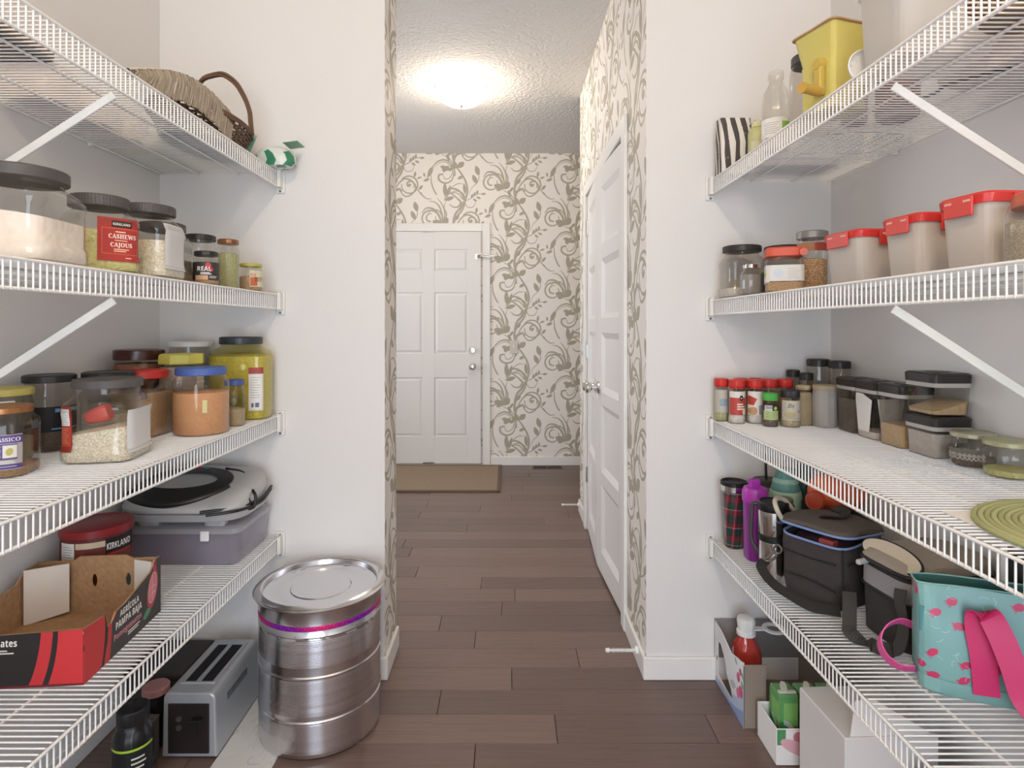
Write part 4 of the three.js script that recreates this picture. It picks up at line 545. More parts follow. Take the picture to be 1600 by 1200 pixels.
// ------------------------------- right wall, top shelf
{
  const Y = YR[0];
  const g = thing('gift_bag', 'black and white striped paper gift bag against the end wall', 'bag', 0.757, Y + GAP, 1.985), bs = [{ y: 0, w: 0.1, d: 0.07, n: 14 }, { y: 0.1, w: 0.102, d: 0.066, n: 10 }, { y: 0.185, w: 0.104, d: 0.04, n: 8 }];
  const stripes = canvasTex(256, 256, (c) => { c.fillStyle = '#e6e0d8'; c.fillRect(0, 0, 256, 256); c.fillStyle = '#4a4440'; for (const x of [14, 62, 118, 176, 232]) { c.beginPath(); c.moveTo(x, 0); for (let y = 0; y <= 256; y += 32) c.lineTo(x + 4 * Math.sin(y * 0.05 + x), y); for (let y = 256; y >= 0; y -= 32) c.lineTo(x + 28 + 4 * Math.sin(y * 0.04 + x), y); c.fill(); } c.fillStyle = '#e6e0d8'; for (let i = 0; i < 60; i++) { c.beginPath(); c.arc(rnd(0, 256), rnd(0, 256), 1.6, 0, 7); c.fill(); } }, true);
  stripes.repeat.set(1 / 0.15, 1 / 0.26); part(g, 'bag', loft(bs, { seg: 48, top: false }), new THREE.MeshStandardMaterial({ map: stripes, roughness: 0.6 })); part(g, 'folded_corner', loft([{ y: 0, w: 0.02, d: 0.004, n: 4 }, { y: 0.03, w: 0.003, d: 0.004, n: 4 }], { seg: 16 }).rotateZ(-0.5).translate(0.05, 0.15, 0.022), std(0x4a4440, 0.6));
  jar('small pale green squeeze bottle beside the striped gift bag', 0.785, Y, 1.865, { name: 'bottle', cat: 'bottle', secs: roundJar(0.026, 0.13, 0.014), mat: std(0xc5c58c, 0.4), lid: [0.016, 0.02, std(0xd8d6a8, 0.5)], lidY: 0.118, labels: [['front', -0.6, 0.6, 0.02, 0.07, std(0xd9d7b4, 0.6)]] });
  jar('clear plastic bottle with a bare neck and a white and green label', 0.775, Y, 1.71, { name: 'bottle', cat: 'bottle', secs: [{ y: 0, w: 0.07, d: 0.07 }, { y: 0.005, w: 0.078, d: 0.078 }, { y: 0.12, w: 0.078, d: 0.078 }, { y: 0.165, w: 0.066, d: 0.066 }, { y: 0.19, w: 0.04, d: 0.04 }, { y: 0.2, w: 0.037, d: 0.037 }, { y: 0.206, w: 0.044, d: 0.044 }, { y: 0.226, w: 0.042, d: 0.042 }], fill: [0.05, F.white], labels: [['front', -0.95, 0.95, 0.03, 0.085, print(128, 96, (c) => { c.fillStyle = '#e8e6e0'; c.fillRect(0, 0, 128, 96); c.fillStyle = '#8fbf4a'; c.fillRect(92, 20, 36, 46); lines(c, 14, 24, 66, 6, 10, '#b0aeaa', 3); })]] });
  jar('tall clear canister with a dark lid and steel clip on the top right shelf', 0.80, Y, 1.565, { secs: roundJar(0.05, 0.2, 0.044), mat: G_GREY, lid: [0.046, 0.024, M.lidGrey], labels: [['right', -0.6, 0.2, 0.03, 0.15, M.chrome]] });
  // yellow hand mill
  const m = thing('hand_mill', 'yellow plastic hand mill with hopper and crank', 'mill', 0.775, Y + GAP, 1.41, 0.3), y1 = std(0xcfc36a, 0.5), y2 = std(0xc4a94e, 0.5), y3 = std(0xd9cf86, 0.5);
  part(m, 'housing', loft([{ y: 0, w: 0.098, d: 0.1, n: 9 }, { y: 0.105, w: 0.098, d: 0.1, n: 9 }, { y: 0.115, w: 0.1, d: 0.104, n: 9 }], { seg: 48 }), y1);
  part(m, 'hopper', loft([{ y: 0.115, w: 0.094, d: 0.1, n: 10 }, { y: 0.12, w: 0.096, d: 0.1, n: 10 }, { y: 0.185, w: 0.122, d: 0.12, n: 12 }, { y: 0.189, w: 0.126, d: 0.124, n: 12 }, { y: 0.187, w: 0.116, d: 0.114, n: 12 }, { y: 0.13, w: 0.085, d: 0.09, n: 10 }], { seg: 56 }), y1);
  part(m, 'hopper_edge', tube([[-0.063, 0.189, 0.062], [0.063, 0.189, 0.062], [0.063, 0.189, -0.062], [-0.063, 0.189, -0.062]].flatMap((p, i, a) => { const q = a[(i + 1) % 4]; return [0.04, 0.5, 0.96].map((s) => p.map((v, k) => v + (q[k] - v) * s)); }), 0.003, 80, 6, true), std(0xb58a62, 0.5));
  const cr = part(m, 'crank', merge([box(0.016, 0.085, 0.02, -0.06, 0.07, 0.02, 0.004), rod([-0.045, 0.1, 0.02], [-0.07, 0.1, 0.02], 0.012, 16)]), y2); part(cr, 'crank_peg', merge([rod([-0.06, 0.036, 0.02], [-0.115, 0.036, 0.028], 0.011, 20), rod([-0.113, 0.036, 0.028], [-0.119, 0.036, 0.029], 0.0125, 20)]), std(0xc39b45, 0.5));
  jar('reddish brown jar against the right wall on the top shelf', 0.955, Y, 1.45, { secs: roundJar(0.047, 0.13, 0.042), mat: std(0x86564a, 0.5), lid: [0.045, 0.02, M.lidGrey] });
  jar('low reddish brown jar behind the yellow hand mill', 0.872, Y, 1.49, { secs: roundJar(0.03, 0.1, 0.028), mat: std(0x8d6350, 0.5), lid: [0.03, 0.015, M.lidGrey] });
  const bw = thing('bowl', 'small white bowl standing on edge beside the yellow hand mill', 'bowl', 0.757, Y + 0.039, 1.262); part(bw, 'dish', lathe([[0, 0], [0.026, 0.001], [0.036, 0.008], [0.039, 0.016], [0.037, 0.0165], [0.033, 0.009], [0.024, 0.0035], [0, 0.003]], 40).rotateX(1.45).rotateZ(0.15), M.white);
  const tb = thing('plastic_tub', 'translucent plastic tub beside the yellow mill on the top right shelf', 'tub', 0.812, Y + GAP, 1.15), ts = [{ y: 0, w: 0.17, d: 0.13, n: 6 }, { y: 0.006, w: 0.176, d: 0.136, n: 6 }, { y: 0.16, w: 0.19, d: 0.15, n: 6 }]; part(tb, 'body', loft(ts, { top: false }), G_FROST); part(tb, 'lid', loft([{ y: 0.158, w: 0.198, d: 0.158, n: 6 }, { y: 0.17, w: 0.198, d: 0.158, n: 6 }, { y: 0.173, w: 0.188, d: 0.148, n: 6 }]), M.white);
  const fb = thing('woven_tray', 'small brown woven tray with pale yellow lining seen through the wires', 'tray', 0.85, Y + GAP, 0.985, 0.4), br = []; for (let i = 0; i < 5; i++) { const r = []; for (let k = 0; k < 30; k++) { const q = k / 30 * 2 * Math.PI; r.push([(0.062 + i * 0.005) * Math.cos(q), 0.004 + i * 0.008, (0.045 + i * 0.004) * Math.sin(q)]); } br.push(tube(r, 0.0042, 60, 6, true)); } part(fb, 'weave', merge(br), std(0x80654a, 0.8)).userData.kind = 'stuff'; part(fb, 'bottom', loft([{ y: 0, w: 0.124, d: 0.09 }, { y: 0.004, w: 0.126, d: 0.092 }]), std(0x8c7350, 0.8)); part(fb, 'lining', loft([{ y: 0.0055, w: 0.11, d: 0.08 }, { y: 0.03, w: 0.13, d: 0.09 }, { y: 0.046, w: 0.1, d: 0.07 }], { bump: (x, y, z) => [x, y + 0.003 * Math.sin(90 * x), z] }), std(0xcfc690, 0.8));
  const pb = thing('shopping_bag', 'crumpled white plastic bag lying against the right wall on the top shelf', 'bag', 1.015, Y + 0.006, 1.16); part(pb, 'film', loft([{ y: 0, w: 0.14, d: 0.26, n: 3 }, { y: 0.02, w: 0.19, d: 0.34, n: 3 }, { y: 0.06, w: 0.18, d: 0.33, n: 3 }, { y: 0.09, w: 0.12, d: 0.2, n: 2.5 }, { y: 0.1, w: 0.04, d: 0.08 }], { seg: 56, bump: (x, y, z) => [x + 0.004 * Math.sin(70 * z + 30 * y), y + (y > 0.001 ? 0.006 * Math.sin(55 * x + 10) * Math.cos(43 * z) : 0), z + 0.005 * Math.sin(60 * x + 40 * y)] }), std(0xd6cbc2, 0.5));
  lone('cord', 'black cord lying in a curve under the white plastic bag', 'cord', tube([[0.87, Y + 0.0035, -1.41], [0.905, Y + 0.0035, -1.37], [0.935, Y + 0.0035, -1.30], [0.93, Y + 0.0035, -1.25], [0.965, Y + 0.0035, -1.2], [1.0, Y + 0.0035, -1.16], [1.03, Y + 0.0035, -1.1], [1.06, Y + 0.0035, -1.04], [1.04, Y + 0.0035, -0.98]], 0.0032, 70, 8), M.black);
  const rk = thing('cooling_rack', 'thin dark wire rack lying at the back of the top right shelf', 'rack', 0.965, Y + GAP, 1.69), rr = [], rm = std(0x57534f, 0.4, 0.6); part(rk, 'frame', tube([[-0.11, 0.012, -0.08], [0.11, 0.012, -0.08], [0.12, 0.012, 0], [0.11, 0.012, 0.08], [-0.11, 0.012, 0.08], [-0.12, 0.012, 0]], 0.002, 80, 6, true), rm); for (let i = 0; i < 9; i++) rr.push(rod([-0.09 + i * 0.0225, 0.0125, -0.08], [-0.09 + i * 0.0225, 0.0125, 0.08], 0.0012, 6)); part(rk, 'bars', merge(rr), rm); for (const [x, z] of [[-0.1, -0.07], [0.1, -0.07], [-0.1, 0.07], [0.1, 0.07]]) part(rk, 'foot', rod([x, 0, z], [x, 0.012, z], 0.002, 6), rm);
  const br2 = thing('paper_bag', 'flat folded brown paper bag at the end of the top right shelf', 'bag', 0.93, Y + GAP, 1.915); part(br2, 'bag', box(0.22, 0.02, 0.13, 0, 0.01, 0, 0.004), std(0x9b7f70, 0.85)); part(br2, 'fold', box(0.22, 0.004, 0.05, 0, 0.0222, 0.03, 0.0015), std(0xa88c7c, 0.85));
}
// ------------------------------- right wall, second shelf
{
  const Y = YR[1];
  jar('square clear jar with black lid nearest the end wall, beside the small lidded mug', 0.772, Y, 1.95, { secs: gripJar(0.128, 0.128, 0.165, 0.052), mat: G_GREY, lid: [0.0605, 0.02, M.lidBlack], fill: [0.03, F.white] });
  jar('square clear jar with black lid partly behind the orange-lidded jar', 0.912, Y, 1.955, { secs: gripJar(0.128, 0.128, 0.165, 0.052), mat: G_GREY, lid: [0.0605, 0.02, M.lidBlack] });
  { const s = jar('small clear glass mug with a silver lid and dark handle', 0.742, Y, 1.795, { name: 'mug', cat: 'mug', secs: [{ y: 0, w: 0.06, d: 0.06, n: 3 }, { y: 0.006, w: 0.068, d: 0.068, n: 3 }, { y: 0.06, w: 0.068, d: 0.068, n: 3 }, { y: 0.08, w: 0.05, d: 0.05 }, { y: 0.092, w: 0.046, d: 0.046 }], fill: [0.062, std(0x97928e, 0.6), 0.002], lid: [0.026, 0.014, M.chrome] }); part(s, 'handle', box(0.014, 0.058, 0.008, 0.018, 0.038, 0.037, 0.003), std(0x3a3634, 0.2)); }
  { const sec = [{ y: 0, w: 0.09, d: 0.09, n: 8 }, { y: 0.005, w: 0.096, d: 0.096, n: 8 }, { y: 0.083, w: 0.096, d: 0.096, n: 8 }, { y: 0.095, w: 0.09, d: 0.09, n: 5 }, { y: 0.1, w: 0.088, d: 0.088, n: 3 }, { y: 0.112, w: 0.088, d: 0.088, n: 3 }];
    const s = jar('square jar with an orange-red lid and a wrap-round paper label', 0.772, Y, 1.655, { secs: sec, fill: [0.028, F.brown], ry: -0.35, labels: [['front', -0.97, 0.97, 0.03, 0.074, print(192, 96, (c) => { c.fillStyle = '#dad8d2'; c.fillRect(0, 0, 192, 96); c.fillStyle = '#c9d3dc'; c.beginPath(); c.arc(60, 48, 26, 0, 7); c.fill(); lines(c, 110, 20, 60, 6, 11, '#bdbbb6', 3); })], ['left', -0.97, 0.97, 0.026, 0.074, print(128, 96, (c) => { c.fillStyle = '#e0ded8'; c.fillRect(0, 0, 128, 96); c.fillStyle = '#ccd06a'; c.fillRect(8, 34, 112, 30); lines(c, 12, 10, 80, 2, 10, '#b9875f', 4); lines(c, 14, 42, 96, 2, 10, '#8d9148', 3); })]] });
    part(s, 'lid', loft([{ y: 0.098, w: 0.094, d: 0.094, n: 5 }, { y: 0.1, w: 0.098, d: 0.098, n: 5 }, { y: 0.12, w: 0.098, d: 0.098, n: 5 }, { y: 0.124, w: 0.09, d: 0.09, n: 5 }]), std(0xd0553a, 0.5)); part(s, 'lid_tab', cyl(0.01, 0.01, 0.012, 0, 0, 0, 20).rotateX(Math.PI / 2).translate(0.044, 0.107, 0.045), std(0xd46a52, 0.5)); }
  jar('tall round jar of nuts with a grey metal lid and a brown label band', 0.885, Y, 1.72, { secs: roundJar(0.041, 0.176, 0.0395), fill: [0.098, F.nuts, 0.006], lid: [0.042, 0.022, std(0x8d8a83, 0.45, 0.5)], labels: [['front', -0.97, 0.97, 0.122, 0.146, print(96, 32, (c) => { c.fillStyle = '#a97450'; c.fillRect(0, 0, 96, 32); c.fillStyle = '#a2402f'; c.fillRect(56, 0, 40, 32); })]] });
  // clip-lock boxes
  const milk = new THREE.MeshPhysicalMaterial({ color: 0xe4dcd2, transmission: 0.35, thickness: 0, roughness: 0.7 }), lidM = std(0xc9342f, 0.35), tabM = std(0xcf4a42, 0.4);
  function clipBox(label, x, d, w, dp, tint) {
    const s = thing('storage_container', label, 'container', x, Y + GAP, d, 0.12, 'red-lidded frosted containers'), h = 0.112;
    part(s, 'body', loft([{ y: 0, w: w * 0.86, d: dp * 0.86, n: 7 }, { y: 0.005, w: w * 0.9, d: dp * 0.9, n: 7 }, { y: h, w, d: dp, n: 7 }], { top: false, seg: 48 }), milk);
    if (tint) part(s, 'contents', loft([{ y: 0.006, w: w * 0.84, d: dp * 0.84, n: 7 }, { y: 0.085, w: w * 0.9, d: dp * 0.9, n: 7 }], { seg: 40 }), std(tint, 0.9));
    const lid = part(s, 'lid', loft([{ y: h - 0.006, w: w + 0.006, d: dp + 0.006, n: 7 }, { y: h + 0.008, w: w + 0.009, d: dp + 0.009, n: 7 }, { y: h + 0.012, w: w + 0.003, d: dp + 0.003, n: 7 }, { y: h + 0.0095, w: w - 0.008, d: dp - 0.008, n: 7 }], { seg: 56 }), lidM);
    for (const [f, sz] of [['z', w], ['x', dp]]) for (const q of [1, -1]) { const tab = f === 'z' ? box(sz * 0.56, 0.032, 0.005, 0, h - 0.008, q * (dp / 2 + 0.0065), 0.002) : box(0.005, 0.032, sz * 0.56, q * (w / 2 + 0.0065), h - 0.008, 0, 0.002); const t = part(s, 'clip', tab, q > 0 ? lidM : tabM); for (const e of [-0.18, 0.18]) part(t, 'slot', f === 'z' ? box(sz * 0.14, 0.004, 0.002, sz * e, h + 0.0005, q * (dp / 2 + 0.0086), 0.0008) : box(0.002, 0.004, sz * 0.14, q * (w / 2 + 0.0086), h + 0.0005, sz * e, 0.0008), std(0xe0a79c, 0.5)); }
    return s;
  }
  clipBox('widest frosted container with red clip lid, farthest from the camera', 0.87, 1.385, 0.2, 0.125); clipBox('middle frosted container of the three with red clip lids', 0.858, 1.18, 0.165, 0.1, 0xe6ddd2); clipBox('frosted container with red clip lid and peach contents, nearest the camera', 0.846, 1.0, 0.175, 0.098, 0xd8bba6);
  jar('clear round jar of mixed grains with a red lid at the frame edge', 0.80, Y, 0.875, { secs: roundJar(0.052, 0.1, 0.042), fill: [0.062, F.seed, 0.004], lid: [0.043, 0.022, std(0xc5604a, 0.5)] });
}
// ------------------------------- right wall, third shelf
{
  const Y = YR[2];
  const spiceSec = (r, h) => [{ y: 0, w: r * 1.9, d: r * 1.9 }, { y: 0.004, w: 2 * r, d: 2 * r }, { y: h * 0.14, w: 2 * r, d: 2 * r }, { y: h * 0.19, w: r * 1.84, d: r * 1.84 }, { y: h * 0.76, w: r * 1.84, d: r * 1.84 }, { y: h * 0.82, w: r * 1.66, d: r * 1.66 }, { y: h * 0.85, w: r * 1.6, d: r * 1.6 }];
  function spice(label, x, d, draw, fillM, r = 0.0275, h = 0.142, ry = 0) {
    const s = thing('spice_jar', label, 'spice jar', x, Y + GAP, d, ry, 'red-capped spice jars'), sec = spiceSec(r, h);
    part(s, 'body', loft(sec, { top: false, seg: 36 }), G_CLEAR); part(s, 'contents', fillGeo(sec, h * 0.7), fillM); part(s, 'cap', loft([{ y: h * 0.84, w: r * 1.86, d: r * 1.86 }, { y: h * 0.86, w: r * 1.94, d: r * 1.94 }, { y: h * 0.985, w: r * 1.9, d: r * 1.9 }, { y: h, w: r * 1.6, d: r * 1.6 }], { seg: 40, crease: 0.5 }), M.red); part(s, 'neck_ring', loft([{ y: h * 0.8, w: r * 1.78, d: r * 1.78 }, { y: h * 0.845, w: r * 1.78, d: r * 1.78 }], { seg: 36 }), std(0xb52a24, 0.4));
    if (draw) part(s, 'paper_label', patch(sec, 'front', -0.98, 0.98, h * 0.2, h * 0.74, 0.0006, 20, 3), print(128, 128, draw)); return s;
  }
  const redLabel = (c) => { c.fillStyle = '#e4e0d8'; c.fillRect(0, 0, 128, 128); c.fillStyle = '#bf4a42'; c.fillRect(0, 34, 128, 94); c.fillStyle = '#2a2624'; c.beginPath(); c.arc(78, 36, 15, 0, 7); c.fill(); c.fillStyle = '#efe9e0'; c.fillRect(72, 34, 12, 6); lines(c, 44, 66, 70, 3, 13, '#f0e6dc', 7); c.fillStyle = '#e9d9c4'; c.beginPath(); c.ellipse(108, 112, 22, 18, 0, 0, 7); c.fill(); };
  const garlic = (c) => { c.fillStyle = '#e9e4da'; c.fillRect(0, 0, 128, 128); c.fillStyle = '#c04438'; c.beginPath(); c.moveTo(0, 22); c.lineTo(54, 40); c.lineTo(30, 76); c.lineTo(0, 72); c.fill(); c.fillStyle = '#c99a6e'; c.beginPath(); c.ellipse(28, 106, 30, 22, 0, 0, 7); c.fill(); c.fillStyle = '#8d8f98'; c.fillRect(70, 76, 58, 48); lines(c, 72, 84, 52, 4, 10, '#d8d9dc', 2); };
  spice('red-capped spice jar with a red label and black emblem, at the front', 0.756, 1.952, redLabel, F.white); spice('red-capped spice jar with a white garlic label, at the front', 0.816, 1.952, garlic, F.white); spice('red-capped spice jar half hidden at the far left by the end wall', 0.722, 2.0, (c) => { c.fillStyle = '#bdb8ab'; c.fillRect(0, 0, 128, 128); c.fillStyle = '#8fa3ad'; c.fillRect(30, 50, 70, 40); }, F.herb, 0.0245);
  spice('red-capped spice jar directly behind the green-capped one', 0.872, 1.975, null, F.cocoa); spice('red-capped spice jar directly behind the black-capped one', 0.93, 1.985, null, F.tan); spice('red-capped spice jar in the back row, behind the black emblem label', 0.792, 2.006, null, F.brown, 0.026); spice('red-capped spice jar in the back row, behind the garlic label', 0.845, 2.018, null, F.sand, 0.022);
  { const s = spiceSec(0.0245, 0.107), t = thing('spice_jar', 'small spice jar with a bright green cap and a green label', 'spice jar', 0.838, Y + GAP, 1.888); part(t, 'body', loft(s, { top: false }), G_CLEAR); part(t, 'contents', fillGeo(s, 0.065), F.dark); part(t, 'cap', lidGeo(0.0235, 0.024, 40).translate(0, 0.082, 0), std(0x4fb04a, 0.45)); part(t, 'paper_label', patch(s, 'front', -0.98, 0.98, 0.022, 0.07), print(128, 128, (c) => { c.fillStyle = '#b9cc92'; c.fillRect(0, 0, 128, 128); c.fillStyle = '#1e1c1b'; c.fillRect(0, 0, 128, 50); c.fillStyle = '#d9d8d6'; c.fillRect(4, 6, 52, 44); for (let i = 0; i < 12; i++) { c.fillStyle = '#55524f'; c.fillRect(8 + i * 4, 12, i % 3 + 1, 24); } c.fillStyle = '#cfdc7a'; c.beginPath(); c.arc(84, 30, 16, 0, 7); c.fill(); lines(c, 12, 64, 90, 5, 11, '#8fa66a', 3); })); }
  { const s = spiceSec(0.031, 0.116), t = thing('spice_jar', 'spice jar with a black cap and a handwritten cream label', 'spice jar', 0.9, Y + GAP, 1.885); part(t, 'body', loft(s, { top: false }), G_CLEAR); part(t, 'contents', fillGeo(s, 0.075), F.sand); part(t, 'cap', lidGeo(0.0285, 0.024, 50).translate(0, 0.092, 0), std(0x2c2c30, 0.35)); part(t, 'paper_label', patch(s, 'front', -0.98, 0.98, 0.021, 0.084), print(128, 128, (c) => { c.fillStyle = '#d6cfbc'; c.fillRect(0, 0, 128, 128); text(c, 'Bs', 40, 34, 36, '#2c2926', 'serif', 'italic'); lines(c, 84, 62, 34, 2, 10, '#8d8877', 4); c.fillStyle = '#cbbf8c'; c.beginPath(); c.ellipse(40, 92, 34, 18, 0, 0, 7); c.fill(); lines(c, 14, 112, 100, 1, 10, '#b0a88f', 3); })); }
  jar('slim square jar of tan grains with a cream lid', 0.955, Y, 1.912, { secs: [{ y: 0, w: 0.044, d: 0.044, n: 6 }, { y: 0.12, w: 0.044, d: 0.044, n: 6 }, { y: 0.124, w: 0.04, d: 0.04, n: 3 }], mat: G_GREY, fill: [0.105, F.sand], lid: [0.0225, 0.014, std(0xc7b592, 0.6)] });
  jar('frosted round jar with a tan screw lid', 1.008, Y, 1.88, { secs: roundJar(0.0365, 0.128, 0.034), mat: G_FROST, fill: [0.095, std(0xb8aa98, 0.9)], lid: [0.0355, 0.016, std(0xb9a888, 0.6), 50] });
  for (const [x, d, h, r, l] of [[0.972, 2.015, 0.172, 0.0215, 'short clear bottle with a black lid, farther of the two behind the tan jars'], [0.99, 1.962, 0.166, 0.0215, 'short clear bottle with a black lid, nearer of the two behind the tan jars'], [1.045, 1.99, 0.21, 0.036, 'tall clear bottle with a black lid in the corner'], [1.074, 1.915, 0.208, 0.033, 'tall clear bottle with a black lid just right of the corner one']]) jar(l, x, Y, d, { name: 'bottle', cat: 'bottle', secs: roundJar(r, h - 0.008, r * 0.94), mat: G_GREY, fill: [h * 0.5, F.sand], lid: [r, 0.024, M.lidBlack] });
  // lidded square containers
  function pop(label, x, y, d, w, dp, h, f, ry = 0, group) {
    const s = thing('food_container', label, 'container', x, y + GAP, d, ry, group), sec = [{ y: 0, w: w * 0.9, d: dp * 0.9, n: 8 }, { y: 0.005, w: w * 0.93, d: dp * 0.93, n: 8 }, { y: h - 0.034, w: w * 0.98, d: dp * 0.98, n: 8 }, { y: h - 0.024, w, d: dp, n: 8 }];
    part(s, 'body', loft(sec, { top: false, seg: 48 }), G_GREY); if (f) part(s, 'contents', fillGeo(sec, ...f), f.mat);
    part(s, 'seal_ring', loft([{ y: h - 0.034, w: w + 0.001, d: dp + 0.001, n: 8 }, { y: h - 0.023, w: w + 0.003, d: dp + 0.003, n: 8 }], { seg: 48, top: false, bottom: false }), std(0xbdb8b2, 0.5));
    part(s, 'lid', loft([{ y: h - 0.024, w: w + 0.003, d: dp + 0.003, n: 8 }, { y: h - 0.004, w: w + 0.005, d: dp + 0.005, n: 8 }, { y: h, w: w - 0.004, d: dp - 0.004, n: 8 }], { seg: 48 }), std(0x2f2b2a, 0.35)); part(s, 'lid_button', loft([{ y: h, w: w * 0.5, d: dp * 0.5, n: 3 }, { y: h + 0.002, w: w * 0.46, d: dp * 0.46, n: 3 }], { bottom: false }), std(0x3a3634, 0.35)); return s;
  }
  const fl = (lv, mat, mound, slope) => { const a = [lv, mound ?? 0.002, slope ?? 0]; a.mat = mat; return a; };
  pop('tall food container of dark seeds with a black lid, farthest of three', 1.062, Y, 1.791, 0.088, 0.098, 0.162, fl(0.1, F.dark)); { const s = pop('tall food container with black lid and a white paper inside, middle of three', 1.062, Y, 1.69, 0.088, 0.1, 0.162, fl(0.02, F.flour)); part(s, 'paper_sheet', loft([{ y: 0.02, w: 0.002, d: 0.05, n: 10 }, { y: 0.11, w: 0.002, d: 0.076, n: 10 }, { y: 0.126, w: 0.002, d: 0.03, n: 10, z: -0.02 }], { seg: 24 }).translate(-0.0455, 0, 0), M.paper); part(s, 'paper_sheet', loft([{ y: 0.018, w: 0.05, d: 0.002, n: 10 }, { y: 0.115, w: 0.075, d: 0.002, n: 10 }], { seg: 24 }).translate(0, 0, 0.0505), M.paper); }
  pop('tall food container of tan powder with a black lid, nearest of three', 1.06, Y, 1.578, 0.09, 0.102, 0.164, fl(0.058, F.tan));
  pop('lower food container of white powder in the stack of two black-lidded ones', 1.064, Y, 1.466, 0.094, 0.11, 0.1, fl(0.058, F.powder)); pop('upper food container of brown sugar in the stack of two black-lidded ones', 1.064, Y + 0.103, 1.466, 0.094, 0.11, 0.102, fl(0.022, F.tan, 0.003, 0.3));
  const low = [{ y: 0, w: 0.07, d: 0.07 }, { y: 0.005, w: 0.084, d: 0.084 }, { y: 0.04, w: 0.09, d: 0.09 }, { y: 0.056, w: 0.086, d: 0.086 }, { y: 0.062, w: 0.078, d: 0.078 }, { y: 0.072, w: 0.078, d: 0.078 }];
  const lace = print(256, 64, (c) => { c.fillStyle = '#6f6a60'; c.fillRect(0, 0, 256, 64); c.strokeStyle = '#e0dac8'; c.lineWidth = 3; for (let i = 0; i < 8; i++) { c.beginPath(); c.arc(16 + i * 32, 40, 13, Math.PI, 0); c.stroke(); c.beginPath(); c.arc(16 + i * 32, 40, 6, 0, 7); c.stroke(); c.beginPath(); c.moveTo(i * 32, 60); c.lineTo(i * 32 + 16, 48); c.lineTo(i * 32 + 32, 60); c.stroke(); } });
  jar('low round glass jar with a pale metal lid and a white lace pattern', 1.063, Y, 1.352, { secs: low, fill: [0.02, F.dark], lid: [0.0435, 0.012, std(0xb9b7a0, 0.35, 0.5)], lidY: 0.066, labels: [['front', -0.98, 0.5, 0.016, 0.042, lace], ['left', -0.98, 0.98, 0.016, 0.042, lace]] });
  jar('low round glass jar with a pale green metal lid and plain sides', 1.062, Y, 1.252, { secs: low.map((q) => ({ ...q, w: q.w * 1.06, d: q.d * 1.06 })), fill: [0.016, F.green], lid: [0.046, 0.012, std(0xb5b68f, 0.4, 0.4)], lidY: 0.066 });
  // spiral placemat
  const pm = thing('placemat', 'round woven green placemat at the near end of the right shelf', 'placemat', 0.925, Y + 0.0055, 0.87), sp = [std(0xb3b583, 0.85), std(0xa6a976, 0.85)];
  for (let i = 0; i < 22; i++) { const r = 0.006 + i * 0.0087, pts = [], n = 40; for (let k = 0; k < n; k++) { const q = k / n * 2 * Math.PI; pts.push([r * Math.cos(q), 0, r * Math.sin(q)]); } part(pm, 'braid', tube(pts, 0.0046, Math.max(24, i * 6), 6, true), sp[i % 2]); }
  lone('paper_sheet', 'white sheet of paper under the edge of the green placemat', 'paper', plain(0.12, 0.0008, 0.1, 0.805, Y + 0.0006, -0.965), M.paper);
}
